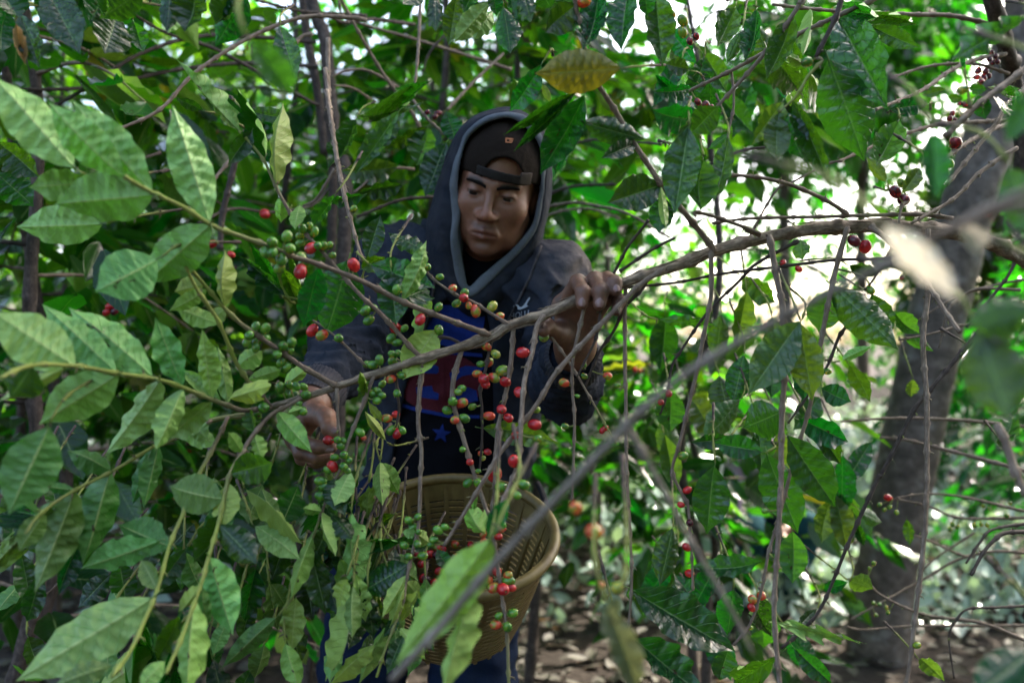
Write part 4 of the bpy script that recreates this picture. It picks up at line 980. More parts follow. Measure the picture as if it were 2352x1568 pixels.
    lf('R2', [(520, 180, 190, 275, 130, 't', 1.35, dict(var=7)), (490, 185, 675, 35, 115, 't', 1.35), (465, 225, 185, 625, 120, 't', 1.3, dict(mat='leaf_young', var=1)), (462, 235, 330, 480, 110, 't', 1.35), (762, 425, 622, 765, 195, 't', 1.45, dict(var=0)), (820, 412, 762, 222, 135, 't', 1.5, dict(var=0)), (642, 325, 358, 465, 95, 't', 1.5),
              (645, 330, 580, 572, 165, 't', 1.6, Y), (452, 560, 95, 600, 155, 't', 1.5, Y), (192, 275, 18, 595, 135, 't', 1.35), (482, 690, 198, 742, 115, 't', 1.45), (240, 755, 0, 800, 90, 't', 1.2, dict(var=7)), (1480, 480, 1440, 640, 110, 't', 1.6), (1500, 300, 1620, 350, 100, 't', 1.4), (1260, 150, 1180, 20, 130, 't', 1.4)])
    for b, x, y, r, k in (('R2', 180, 840, 24, 'green'), ('R2', 640, 235, 18, 'dark'), ('R2', 710, 240, 20, 'dark'), ('R2', 690, 265, 18, 'dark'), ('R4', 690, 510, 26, 'red'), ('R4', 720, 540, 24, 'dark'), ('R4', 670, 545, 24, 'red'), ('R4', 1330, 120, 26, 'red'), ('R4', 1450, 185, 22, 'red'), ('R1', 1660, 1340, 34, 'red')):
        cherry_px(T, b, x, y, r, k)
    return T
# ------------------------------------------------------------------ implicit surfaces (smoothly joined shapes -> one continuous skin)
def sd_sph(p, c, r): return np.linalg.norm(p - np.asarray(c), axis=1) - r
def sd_ell(p, c, r):
    r = np.asarray(r, dtype=float); q = p - np.asarray(c)
    k0 = np.linalg.norm(q / r, axis=1); k1 = np.linalg.norm(q / (r * r), axis=1)
    return k0 * (k0 - 1.0) / np.maximum(k1, 1e-9)
def sd_cone(p, a, b, ra, rb):
    a = np.asarray(a, dtype=float); b = np.asarray(b, dtype=float)
    ab = b - a
    t = np.clip((p - a) @ ab / max(1e-12, ab @ ab), 0, 1)
    return np.linalg.norm(p - a - t[:, None] * ab, axis=1) - (ra + (rb - ra) * t)
def smin(a, b, k):
    h = np.maximum(k - np.abs(a - b), 0.0) / k
    return np.minimum(a, b) - h * h * k * 0.25
def smax(a, b, k): return -smin(-a, -b, k)
def chain(p, pts, rads, k=0.01):
    d = None
    for a, b, ra, rb in zip(pts, pts[1:], rads, rads[1:]):
        e = sd_cone(p, a, b, ra, rb)
        d = e if d is None else smin(d, e, k)
    return d

def polygonise(f, lo, hi, h):
    """surface nets over a grid, evaluated only near the surface"""
    lo = np.asarray(lo, dtype=float); hi = np.asarray(hi, dtype=float)
    B = 6
    nb = np.maximum(1, np.ceil((hi - lo) / (h * B)).astype(int))
    n = nb * B + 1
    vals = np.full(n, 1.0)
    gi = np.stack(np.meshgrid(*[np.arange(k) for k in nb], indexing='ij'), -1).reshape(-1, 3)
    cen = lo + (gi + 0.5) * B * h
    dc = f(cen)
    act = np.abs(dc) < B * h * 1.25
    for g in gi[~act & (dc < 0)]:
        i, j, k = g * B
        vals[i:i + B + 1, j:j + B + 1, k:k + B + 1] = -1.0
    loc = np.stack(np.meshgrid(*[np.arange(B + 1)] * 3, indexing='ij'), -1).reshape(-1, 3)
    ga = gi[act]
    idx = (ga[:, None, :] * B + loc[None]).reshape(-1, 3)
    lin = np.unique(np.ravel_multi_index(idx.T, n))
    idx = np.stack(np.unravel_index(lin, n), 1)
    out = np.empty(len(idx))
    for s in range(0, len(idx), 400000):
        out[s:s + 400000] = f(lo + idx[s:s + 400000] * h)
    vals[idx[:, 0], idx[:, 1], idx[:, 2]] = out
    ins = vals < 0
    c = ins[:-1, :-1, :-1].astype(np.int8)
    tot = np.zeros_like(c)
    for dx in (0, 1):
        for dy in (0, 1):
            for dz in (0, 1):
                tot += ins[dx:n[0] - 1 + dx, dy:n[1] - 1 + dy, dz:n[2] - 1 + dz]
    cells = np.argwhere((tot > 0) & (tot < 8))
    cid = -np.ones(tot.shape, dtype=np.int64)
    cid[cells[:, 0], cells[:, 1], cells[:, 2]] = np.arange(len(cells))
    acc = np.zeros((len(cells), 3)); cnt = np.zeros(len(cells))
    cor = [np.array(q) for q in ((0, 0, 0), (1, 0, 0), (0, 1, 0), (1, 1, 0), (0, 0, 1), (1, 0, 1), (0, 1, 1), (1, 1, 1))]
    for a in range(8):
        for b in range(a + 1, 8):
            if np.abs(cor[a] - cor[b]).sum() != 1: continue
            ia = cells + cor[a]; ib = cells + cor[b]
            va = vals[ia[:, 0], ia[:, 1], ia[:, 2]]; vb = vals[ib[:, 0], ib[:, 1], ib[:, 2]]
            m = (va < 0) != (vb < 0)
            t = np.where(m, va / np.where(m, va - vb, 1), 0)
            acc += np.where(m[:, None], cor[a] + (cor[b] - cor[a]) * t[:, None], 0); cnt += m
    V = lo + (cells + acc / np.maximum(cnt, 1)[:, None]) * h
    faces = []
    for ax in range(3):
        o1, o2 = (ax + 1) % 3, (ax + 2) % 3
        sl0 = [slice(1, -1)] * 3; sl0[ax] = slice(0, -1)
        sl1 = [slice(1, -1)] * 3; sl1[ax] = slice(1, None)
        A, Bv = ins[tuple(sl0)], ins[tuple(sl1)]
        for flip, msk in ((False, A & ~Bv), (True, ~A & Bv)):
            e = np.argwhere(msk)
            if not len(e): continue
            add = np.ones(3, dtype=int); add[ax] = 0
            e = e + add
            d1 = np.zeros(3, dtype=int); d1[o1] = 1
            d2 = np.zeros(3, dtype=int); d2[o2] = 1
            q = [e - d1 - d2, e - d2, e, e - d1]
            ids = np.stack([cid[x[:, 0], x[:, 1], x[:, 2]] for x in q], 1)
            faces.append(ids[:, ::-1] if flip else ids)
    Fc = np.concatenate(faces)
    return V, Fc[(Fc >= 0).all(1)]

def V3(*a): return np.array(at(*a))
def pxs(p): return CU + p[:, 0] / p[:, 1] * F, CV - (p[:, 2] - CAM_Z) / p[:, 1] * F

# ------------------------------------------------------------------ the man picking cherries
def skin_material():
    m, nt, out = new_mat('skin')
    b = NB(nt)
    tc = b.n('ShaderNodeTexCoord')
    a = b.n('ShaderNodeAttribute', attribute_name='tint')
    n1 = b.noise(tc.outputs['Object'], 75.0, 6, 0.72)
    n2 = b.noise(tc.outputs['Object'], 600.0, 3, 0.6)
    base = b.mix(n1, (0.15, 0.062, 0.033), (0.26, 0.115, 0.065))
    c = b.mix(1.0, base, a.outputs['Color'], 'MULTIPLY')
    d = b.n('ShaderNodeAttribute', attribute_name='grime')
    g = b.math('MULTIPLY', d.outputs['Fac'], b.ramp(b.noise(tc.outputs['Object'], 95.0, 5, 0.65), [(0.34, 0.1), (0.62, 1.0)]))
    c = b.mix(g, c, (0.035, 0.024, 0.019))
    nrm = b.bump(b.math('ADD', b.math('MULTIPLY', n2, 0.5), b.math('MULTIPLY', b.noise(tc.outputs['Object'], 240.0, 3), 0.5)), 0.5, 0.0006)
    p = b.bsdf(c, b.math('ADD', 0.40, b.math('MULTIPLY', n1, 0.22)), 0.5, nrm)
    nd = p.node
    nd.inputs['Subsurface Weight'].default_value = 0.12
    nd.inputs['Subsurface Radius'].default_value = (1.0, 0.35, 0.2)
    nd.inputs['Subsurface Scale'].default_value = 0.006
    b.l(p, out.inputs[0])
    return m

HR = lambda x, y, d: V3(*bp('HR', x, y), d)
HL = lambda x, y, d: V3(*bp('HL', x, y), d)

def build_person():
    person = empty('person', (at(1030, 1200, 1.52).x, 1.52, 0.0), 'man in a dark hooded sweatshirt and backward cap picking cherries, basket at his waist', 'person')
    M['skin'] = skin_material()
    M['hoodie'] = cloth_material('hoodie_fleece', (0.0075, 0.0112, 0.019), (0.019, 0.0255, 0.038), dirt=(0.15, 0.125, 0.115), fold=1.6)
    M['lining'] = cloth_material('hood_lining', (0.07, 0.08, 0.092), (0.125, 0.135, 0.15), scale=700)
    M['shirt'] = cloth_material('tshirt_cotton', (0.002, 0.0024, 0.004), (0.004, 0.0045, 0.007))
    M['cap'] = cloth_material('cap_cotton', (0.009, 0.0062, 0.0045), (0.016, 0.0115, 0.0085), scale=1200)
    M['denim'] = cloth_material('denim', (0.004, 0.008, 0.021), (0.010, 0.020, 0.046), scale=1000, fold=0.6)
    # ---------------- head frame
    al, yw, pt, S = R(12), R(-3), R(21), 0.905
    Rm = np.array((Matrix.Rotation(al, 3, 'Y') @ Matrix.Rotation(yw, 3, 'Z') @ Matrix.Rotation(pt, 3, 'X')))
    E = V3(1128, 445, 1.30)
    C = E - Rm @ np.array((0, -0.08, 0)) * S
    def H(p): return ((p - C) @ Rm) / S           # world -> head
    def W(q): return C + (np.asarray(q) * S) @ Rm.T
    def face_l(p):
        d = sd_ell(p, (0, 0.012, 0.034), (0.074, 0.094, 0.084))
        d = smin(d, sd_ell(p, (0, -0.024, -0.028), (0.0620, 0.062, 0.084)), 0.03)
        d = smin(d, sd_ell(p, (0, -0.036, -0.074), (0.055, 0.046, 0.041)), 0.03)
        d = smin(d, sd_ell(p, (0, -0.071, -0.104), (0.021, 0.016, 0.014)), 0.022)
        for s in (-1, 1):
            d = smin(d, sd_ell(p, (s * 0.0425, -0.057, -0.026), (0.020, 0.021, 0.016)), 0.034)
            d = smin(d, sd_cone(p, (s * 0.058, -0.015, -0.05), (s * 0.044, -0.035, -0.088), 0.014, 0.013), 0.02)
            d = smax(d, -sd_ell(p, (s * 0.031, -0.0975, -0.002), (0.0185, 0.015, 0.0115)), 0.012)
        d = smin(d, sd_cone(p, (-0.040, -0.070, 0.020), (-0.010, -0.082, 0.018), 0.0085, 0.009), 0.014)
        d = smin(d, sd_cone(p, (0.040, -0.070, 0.020), (0.010, -0.082, 0.018), 0.0085, 0.009), 0.014)
        # nose
        nb = sd_cone(p, (0, -0.0835, 0.010), (0, -0.102, -0.030), 0.0072, 0.0088)
        nb = smin(nb, sd_ell(p, (0, -0.1045, -0.0375), (0.0112, 0.0105, 0.0095)), 0.008)
        for s in (-1, 1):
            nb = smin(nb, sd_ell(p, (s * 0.0135, -0.0925, -0.0405), (0.0078, 0.0100, 0.0072)), 0.011)
        d = smin(d, nb, 0.010)
        for s in (-1, 1):
            d = smax(d, -sd_ell(p, (s * 0.0062, -0.0985, -0.0482), (0.0038, 0.0065, 0.0032)), 0.003)
        # eyelids over the eyeball: heavy upper lid, he looks down
        for s in (-1, 1):
            e = (s * 0.031, -0.0735, -0.001)
            q = p - np.array(e)
            lid = sd_sph(p, e, 0.0142)
            up = smax(lid, -(q[:, 2] + 0.0006 - 0.05 * q[:, 0] * s + 0.16 * (q[:, 1] + 0.012)), 0.0015)
            lo_ = smax(sd_sph(p, e, 0.0136), q[:, 2] + 0.0062, 0.0015)
            d = smin(smin(d, up, 0.004), lo_, 0.004)
        # mouth
        mth = sd_ell(p, (0, -0.0835, -0.070), (0.027, 0.012, 0.017))
        d = smin(d, mth, 0.014)
        d = smin(d, smin(sd_cone(p, (-0.017, -0.0900, -0.0675), (0, -0.0955, -0.0660), 0.0030, 0.0045), sd_cone(p, (0.017, -0.0900, -0.0675), (0, -0.0955, -0.0660), 0.0030, 0.0045), 0.004), 0.005)
        d = smin(d, smin(sd_cone(p, (-0.015, -0.0885, -0.0770), (0, -0.0935, -0.0785), 0.0038, 0.0055), sd_cone(p, (0.015, -0.0885, -0.0770), (0, -0.0935, -0.0785), 0.0038, 0.0055), 0.004), 0.005)
        d = smax(d, -smin(sd_cone(p, (-0.022, -0.0915, -0.0728), (0, -0.1005, -0.0716), 0.0012, 0.0017), sd_cone(p, (0.022, -0.0915, -0.0728), (0, -0.1005, -0.0716), 0.0012, 0.0017), 0.002), 0.0025)
        d = smax(d, -sd_ell(p, (0, -0.093, -0.0905), (0.012, 0.008, 0.0045)), 0.009)
        # nasolabial hollows
        for s in (-1, 1):
            d = smax(d, -sd_cone(p, (s * 0.020, -0.0935, -0.046), (s * 0.031, -0.0845, -0.068), 0.0018, 0.0012), 0.007)
            # ears
            d = smin(d, sd_ell(p, (s * 0.073, 0.012, -0.014), (0.008, 0.018, 0.030)), 0.008)
        return d
    neck0, neck1 = W((0, 0.02, -0.085)), V3(1105, 650, 1.50)
    def head(p):
        d = face_l(H(p)) * S
        return smin(d, chain(p, [neck0, neck1], [0.053, 0.062]), 0.03)
    V1, F1 = polygonise(head, C - np.array([.13, .15, .24]), C + np.array([.13, .19, .16]), 0.0021)
    q = H(V1)
    tint = np.ones((len(V1), 3))
    def paint(mask, col):
        nonlocal tint
        tint = tint * (1 - mask[:, None]) + np.array(col) * mask[:, None]
    front = q[:, 1] < -0.05
    lips = np.exp(-((q[:, 0] / 0.021) ** 4) - (((q[:, 2] + 0.0725) / 0.0085) ** 4)) * front
    paint(lips * 0.75, (0.62, 0.40, 0.44))
    slit = np.exp(-((q[:, 0] / 0.023) ** 4) - (((q[:, 2] + 0.0722) / 0.0014) ** 2)) * front
    paint(slit * 0.8, (0.18, 0.10, 0.10))
    for s in (-1, 1):
        ex = (q[:, 0] * s - 0.031)
        brow = np.exp(-((ex / 0.0175) ** 6) - (((q[:, 2] - 0.0195 - 0.05 * ex + 9.0 * ex ** 2) / 0.0060) ** 2)) * front
        paint(np.minimum(1, brow * 1.25) * 0.95, (0.07, 0.055, 0.05))
        lash = np.exp(-((ex / 0.0135) ** 6) - (((q[:, 2] - 0.0006 - 0.06 * ex + 6.0 * ex ** 2) / 0.0019) ** 2)) * front
        paint(lash * 0.9, (0.05, 0.04, 0.04))
        bag = np.exp(-((ex / 0.018) ** 2) - (((q[:, 2] + 0.013) / 0.007) ** 2)) * front
        paint(bag * 0.35, (0.55, 0.45, 0.45))
        chk = np.exp(-((ex - 0.008) / 0.02) ** 2 - ((q[:, 2] + 0.035) / 0.015) ** 2) * front
        paint(chk * 0.2, (1.15, 0.9, 0.85))
    paint(np.exp(-(q[:, 0] / 0.013) ** 2 - ((q[:, 2] + 0.038) / 0.012) ** 2) * front * 0.4, (1.25, 0.82, 0.78))
    mous = np.exp(-((q[:, 0] / 0.028) ** 4) - (((q[:, 2] + 0.0585) / 0.006) ** 2)) * front
    paint(mous * 0.75, (0.36, 0.31, 0.31))
    beard = np.exp(-((q[:, 0] / 0.024) ** 4) - (((q[:, 2] + 0.100) / 0.012) ** 2)) * front
    paint(beard * 0.5, (0.45, 0.4, 0.4))
    grime1 = np.clip(0.12 + 0.0 * q[:, 0], 0, 1)
    # ---------------- arms and hands
    shL, elL, wrL = V3(908, 604, 1.46), V3(806, 790, 1.28), HL(800, 470, 1.075)
    shR, elR, wrR = V3(1264, 640, 1.43), V3(1298, 885, 1.33), HR(1040, 1380, 1.10)
    fr = 0.0087
    hand_r = [([HR(860, 760, 1.048), HR(1085, 445, 1.020), HR(1160, 590, .986), HR(1143, 745, .983)], [.0100, .0096, .0090, .0080]),
              ([HR(1040, 730, 1.052), HR(1325, 415, 1.020), HR(1405, 575, .984), HR(1385, 750, .982)], [.0104, .0100, .0094, .0084]),
              ([HR(1220, 720, 1.055), HR(1490, 410, 1.022), HR(1590, 455, .988), HR(1612, 560, .984)], [.0102, .0095, .0090, .0080]),
              ([HR(1370, 800, 1.058), HR(1590, 640, 1.030), HR(1655, 710, 1.004), HR(1625, 845, 1.000)], [.0092, .0084, .0079, .0070]),
              ([HR(960, 1240, 1.075), HR(800, 1150, 1.045), HR(640, 1055, 1.020), HR(606, 1120, 1.010)], [.0150, .0118, .0098, .0085])]
    hand_l = [([HL(560, 800, 1.035), HL(655, 1000, 1.000), HL(860, 1062, .990), HL(1030, 1068, .984)], [.0105, .0088, .0078, .0068]),
              ([HL(540, 900, 1.055), HL(640, 1130, 1.028), HL(850, 1195, 1.020), HL(990, 1175, 1.022)], [.0108, .0092, .0084, .0074]),
              ([HL(560, 960, 1.078), HL(655, 1195, 1.058), HL(830, 1245, 1.048), HL(950, 1225, 1.046)], [.0104, .0088, .0080, .0070]),
              ([HL(600, 990, 1.098), HL(680, 1200, 1.085), HL(820, 1250, 1.078), HL(910, 1235, 1.074)], [.0092, .0078, .0072, .0064]),
              ([HL(780, 590, 1.050), HL(955, 690, 1.008), HL(1000, 830, .982), HL(1062, 888, .976)], [.0150, .0118, .0092, .0074])]
    def hand_sdf(fingers, wrist, elbow):
        mc = [f[0][0] for f in fingers[:4]]
        th = fingers[4]
        def f(p):
            d = None
            for k, (pts, rr) in enumerate(fingers):
                e = chain(p, pts, rr, 0.005)
                d = e if d is None else smin(d, e, 0.0022)
            palm = None
            for k, m in enumerate(mc):
                e = sd_cone(p, wrist * 0.8 + m * 0.2, m, 0.017, 0.0125 if k < 3 else 0.0115)
                palm = e if palm is None else smin(palm, e, 0.014)
            palm = smin(palm, sd_cone(p, wrist, th[0][0], 0.020, 0.016), 0.016)
            palm = smin(palm, sd_cone(p, th[0][1], (mc[0] * 0.55 + wrist * 0.45), 0.008, 0.012), 0.012)
            d = smin(d, palm, 0.008)
            d = smin(d, sd_cone(p, wrist, elbow, 0.0235, 0.040), 0.022)
            # creases on the finger joints
            for pts, rr in fingers:
                for j in (1, 2):
                    d = d - 0.0007 * np.exp(-(np.linalg.norm(p - pts[j], axis=1) / (rr[j] * 1.25)) ** 4)
            return d
        return f
    fR, fL = hand_sdf(hand_r, wrR, elR), hand_sdf(hand_l, wrL, elL)
    allp = np.concatenate([np.array(f[0]) for f in hand_r] + [[wrR]])
    V2, F2 = polygonise(fR, allp.min(0) - .03, allp.max(0) + np.array([.03, .09, .03]), 0.0016)
    allp = np.concatenate([np.array(f[0]) for f in hand_l] + [[wrL]])
    V4, F4 = polygonise(fL, allp.min(0) - .03, allp.max(0) + np.array([.03, .09, .05]), 0.0016)
    # ---------------- trunk of the body and legs under the clothes
    hipL, hipR = V3(890, 1230, 1.56), V3(1075, 1230, 1.56)
    kneL, kneR = V3(800, 1720, 1.50), V3(1095, 1740, 1.48)
    ankL, ankR = np.array([-.33, 1.60, 0.09]), np.array([-.06, 1.58, 0.09])
    def torso(p, o=0.0):
        d = sd_ell(p, V3(1085, 735, 1.53), (0.165 + o, 0.105 + o, 0.20 + o))
        d = smin(d, sd_ell(p, V3(1045, 985, 1.55), (0.150 + o, 0.105 + o, 0.20 + o)), 0.08)
        d = smin(d, sd_cone(p, shL, shR, 0.052 + o, 0.052 + o), 0.06)
        d = smin(d, sd_cone(p, neck1, V3(1100, 720, 1.52), 0.06 + o, 0.09 + o), 0.05)
        return smin(d, sd_ell(p, V3(990, 1220, 1.57), (0.165 + o, 0.115 + o, 0.13 + o)), 0.08)
    def body(p):
        d = torso(p, -0.012)
        d = smin(d, chain(p, [shL, elL, wrL], [.046, .038, .025], .02), .03)
        d = smin(d, chain(p, [shR, elR, wrR], [.046, .038, .025], .02), .03)
        d = smin(d, chain(p, [hipL, kneL, ankL], [.075, .052, .036], .02), .03)
        return smin(d, chain(p, [hipR, kneR, ankR], [.075, .052, .036], .02), .03)
    V5, F5 = polygonise(body, (-.48, 1.02, -.0), (.26, 1.75, 1.62), 0.012)
    VV, FF, T, G = [], [], [], []
    off = 0
    g2 = np.clip(0.45 + 0.35 * np.sin(V2[:, 0] * 90) * np.sin(V2[:, 2] * 70 + 1), 0, 1)
    g4 = np.clip(0.55 - 9.0 * (V4[:, 0] - V4[:, 0].mean()) + 0.2 * np.sin(V4[:, 2] * 120), 0.08, 0.9)
    for v, f, t, g in ((V1, F1, tint, grime1), (V2, F2, np.full((len(V2), 3), .78), g2), (V4, F4, np.full((len(V4), 3), .95), g4), (V5, F5, np.full((len(V5), 3), .8), np.full(len(V5), .2))):
        VV.append(v); FF.append(f + off); T.append(t); G.append(g); off += len(v)
    mesh_at('body', np.concatenate(VV), np.concatenate(FF), M['skin'], person, (float(C[0]), 1.5, 1.0), attrs={'tint': np.concatenate(T), 'grime': np.concatenate(G)})
    # eyeballs
    eyem = plain_material('eye_white', (0.11, 0.085, 0.07), 0.5, 0.6, 300, .1, 0)  # eye white darkened: shadow over the eyes put into the colour
    irism = plain_material('eye_iris', (0.008, 0.005, 0.004), 0.35, 0.5, 300, .2, 0)
    for s in (-1, 1):
        cen = W((s * 0.031, -0.0735, -0.001))
        gaze = Rm @ np.array((-0.10, -0.90, -0.30))
        gaze /= np.linalg.norm(gaze)
        bm = bmesh.new()
        bmesh.ops.create_uvsphere(bm, u_segments=20, v_segments=16, radius=0.0127 * S)
        bm.faces.ensure_lookup_table()
        for f_ in bm.faces:
            if f_.calc_center_median().normalized().dot(Vector((0, 0, 1))) > 0.86: f_.material_index = 1
            f_.smooth = True
        me = bpy.data.meshes.new('eye'); bm.to_mesh(me); bm.free()
        me.materials.append(eyem); me.materials.append(irism)
        obj('eye', me, person, Matrix.Translation(cen) @ Vector(gaze).to_track_quat('Z', 'Y').to_matrix().to_4x4())
    # eyebrows: a thin pelt lying on the brow
    browm = plain_material('eyebrow_hair', (0.010, 0.008, 0.007), 0.9, 0.05, 900, .5, .6, .0008)
    for s in (-1, 1):
        def brow_l(p, s=s):
            ex = p[:, 0] * s - 0.030
            d = np.abs(face_l(p) - 0.0004) - 0.0011
            zc = 0.0170 + 0.10 * ex - 7.0 * ex ** 2
            th = 0.0034 - 0.07 * np.maximum(0, ex) + 0.0007 * np.sin(ex * 2600 + 3 * np.sin(p[:, 2] * 900))
            d = smax(d, np.abs(p[:, 2] - zc) - th, 0.0015)
            d = smax(d, np.abs(ex) - 0.0205, 0.002)
            return smax(d, p[:, 1] + 0.03, .002)
        Vb_, Fb_ = polygonise(lambda p: brow_l(H(p)) * S, C - np.array([.09, .13, .04]), C + np.array([.09, .0, .07]), 0.0010)
        mesh_at('eyebrow', Vb_, Fb_, browm, person, tuple(C))
    # fingernails
    nailm = plain_material('fingernail', (0.20, 0.11, 0.095), 0.30, 0.5, 500, .25, 0.1)
    def nail(cpt, axis, nrm, w, l):
        axis = Vector(axis).normalized(); nrm = Vector(nrm); nrm = (nrm - axis * nrm.dot(axis)).normalized(); sd = axis.cross(nrm)
        V, Fc = [], []
        for i in range(7):
            t = i / 6 * 2 - 1
            for j in range(7):
                s = j / 6 * 2 - 1
                ww = w * (1 - 0.35 * max(0, abs(t) - .45) / .55)
                V.append(Vector(cpt) + axis * t * l + sd * s * ww + nrm * (0.0011 * (1 - s * s) + 0.0004 - 0.0012 * s * s * 1.5 - 0.0006 * t * t))
        for i in range(6):
            for j in range(6): Fc.append((i * 7 + j, i * 7 + j + 1, i * 7 + j + 8, i * 7 + j + 7))
        b0 = len(V)
        V += [v - nrm * 0.0018 for v in V]
        Fc += [tuple(b0 + x for x in f[::-1]) for f in Fc]
        mesh_at('fingernail', [tuple(v) for v in V], Fc, nailm, person, cpt)
    camv = np.array((0, 0, CAM_Z))
    def nails(fingers, rows, fs):
        for k, side, w in rows:
            pts, rr = fingers[k]
            ax = pts[3] - pts[2]
            n = camv - pts[3]; n = n / np.linalg.norm(n) + np.array(side)
            ax_ = ax / np.linalg.norm(ax)
            n = n - ax_ * (n @ ax_); n /= np.linalg.norm(n)
            p0 = pts[3] - ax_ * 0.0005
            s_ = np.linspace(0, .02, 80)
            dd = fs(p0 + s_[:, None] * n)
            j = int(np.argmax(dd > 0))
            nail(p0 + n * (s_[j] - 0.0005), ax, n, w, 0.0058)
    nails(hand_r, [(0, (0, 0, .1), .0048), (1, (0, 0, .1), .0054), (2, (.2, 0, .1), .0046), (3, (.5, 0, .2), .0040), (4, (-.2, 0, .3), .0046)], fR)
    nails(hand_l, [(4, (.35, 0, .55), .0050), (0, (.3, 0, -.55), .0044)], fL)
    # ---------------- cap
    def cap_l(p):
        d = sd_ell(p, (0.003, 0.010, 0.030), (0.0815, 0.1045, 0.103))
        d = d - 0.0012 * np.exp(-((p[:, 0] - 0.004) / 0.0025) ** 2) - 0.0010 * np.exp(-((np.abs(p[:, 0] - 0.004) - 0.042) / 0.0025) ** 2)
        d = d + 0.0016 * np.sin(p[:, 0] * 70 + p[:, 2] * 45) * np.clip((p[:, 2] - 0.06) * 20, 0, 1)
        d = smax(d, -(p[:, 2] - 0.0285 + 0.18 * np.maximum(0, p[:, 1] + 0.06)), 0.004)
        hole = np.maximum(((p[:, 0] - 0.016) / 0.034) ** 2 + ((p[:, 2] - 0.036) / 0.040) ** 2 - 1.0, 0)
        hole = (np.sqrt(((p[:, 0] - 0.016) / 0.034) ** 2 + ((p[:, 2] - 0.034) / 0.034) ** 2) - 1) * 0.034
        hole = np.maximum(hole, p[:, 1] + 0.03)
        # stitched hem round the opening
        d = d - 0.0014 * np.exp(-((hole - 0.004) / 0.003) ** 2)
        return smax(d, -hole, 0.003)
    Vc, Fcc = polygonise(lambda p: cap_l(H(p)) * S, C - np.array([.13, .15, .06]), C + np.array([.13, .19, .16]), 0.0024)
    capo = mesh_at('cap', Vc, Fcc, M['cap'], person, tuple(C))
    def strap_l(p):
        d = np.abs(sd_ell(p, (0.003, 0.010, 0.030), (0.0825, 0.1055, 0.104))) - 0.0016
        zc = 0.0355 - 0.07 * (p[:, 0] - 0.016)
        d = smax(d, np.abs(p[:, 2] - zc) - 0.0088, 0.002)
        d = smax(d, np.abs(p[:, 0] - 0.014) - 0.047, 0.002)
        return smax(d, p[:, 1], 0.002)
    Vs, Fs = polygonise(lambda p: strap_l(H(p)) * S, C - np.array([.13, .15, .06]), C + np.array([.13, .19, .12]), 0.0019)
    M['strap'] = cloth_material('cap_strap', (0.013, 0.011, 0.010), (0.02, 0.017, 0.015), rough=0.6, scale=1500)
    mesh_at('strap', Vs, Fs, M['strap'], capo, tuple(C))
    # hook-and-loop end of the strap
    def tab_l(p):
        d = np.abs(sd_ell(p, (0.003, 0.010, 0.030), (0.0832, 0.1062, 0.1047))) - 0.0018
        d = smax(d, np.abs(p[:, 2] - 0.0365) - 0.0115, 0.002)
        d = smax(d, np.abs(p[:, 0] - 0.056) - 0.010, 0.002)
        return smax(d, p[:, 1], 0.002)
    Vs, Fs = polygonise(lambda p: tab_l(H(p)) * S, C - np.array([.13, .15, .06]), C + np.array([.13, .19, .12]), 0.0019)
    M['tab'] = cloth_material('cap_tab', (0.045, 0.034, 0.028), (0.07, 0.055, 0.045), scale=900)
    mesh_at('strap_tab', Vs, Fs, M['tab'], capo, tuple(C))
    capbvh = BVHTree.FromPolygons([Vector(v) for v in Vc], [tuple(map(int, f)) for f in Fcc])
    def decal(name, polys, mat, parent, bvh, off=0.0012, cuts=3, block=None, d0=0.9):
        """flat print: outlines in pixels laid on the cloth that is there"""
        bm = bmesh.new()
        for poly in polys:
            vs = [bm.verts.new((bp(block, *p) if block else p) + (0,)) for p in poly]
            bm.faces.new(vs)
        bmesh.ops.triangulate(bm, faces=bm.faces[:])
        for _ in range(cuts):
            long_ = [e for e in bm.edges if e.calc_length() > 7]
            if not long_: break
            bmesh.ops.subdivide_edges(bm, edges=long_, cuts=1)
            bmesh.ops.triangulate(bm, faces=[f for f in bm.faces if len(f.verts) > 3])
        ok = []
        for v in bm.verts:
            ray = (at(v.co.x, v.co.y, 1.0) - Vector((0, 0, CAM_Z))).normalized()
            hit, nrm, _, _ = bvh.ray_cast(Vector((0, 0, CAM_Z)), ray)
            if hit is None: hit = at(v.co.x, v.co.y, d0); nrm = Vector((0, -1, 0))
            v.co = hit - ray * off
        bm.normal_update()
        V = [tuple(v.co) for v in bm.verts]
        ix = {v: i for i, v in enumerate(bm.verts)}
        Fc = [tuple(ix[v] for v in f.verts) for f in bm.faces]
        bm.free()
        return mesh_at(name, V, Fc, mat, parent, V[0])
    M['emblem'] = plain_material('emblem_thread', (0.30, 0.11, 0.045), 0.7, 0.2, 400)
    decal('emblem', [[(753, 283), (828, 290), (824, 304), (768, 299), (764, 322), (752, 320)], [(764, 318), (812, 322), (810, 334), (752, 330), (752, 320)], [(790, 305), (826, 308), (812, 334), (804, 333), (813, 317), (788, 315)]], M['emblem'], capo, capbvh, block='RF')
    # ---------------- T-shirt and sweatshirt
    tsf = lambda p: torso(p, 0.0) + 0.0022 * np.sin(p[:, 0] * 75 + 9 * np.sin(p[:, 2] * 18)) * np.sin(p[:, 2] * 33 + p[:, 0] * 20)
    Vt, Ft = polygonise(tsf, (-.36, 1.35, .82), (.20, 1.72, 1.62), 0.0075)
    shirt = mesh_at('t_shirt', Vt, Ft, M['shirt'], person, (float(C[0]), 1.5, 1.0))
    tb = BVHTree.FromPolygons([Vector(v) for v in Vt], [tuple(map(int, f)) for f in Ft])
    M['blue'] = plain_material('print_blue', (0.006, 0.021, 0.15), 0.8, 0.2, 260, .5)
    M['redp'] = plain_material('print_red', (0.065, 0.007, 0.013), 0.8, 0.2, 260, .5)
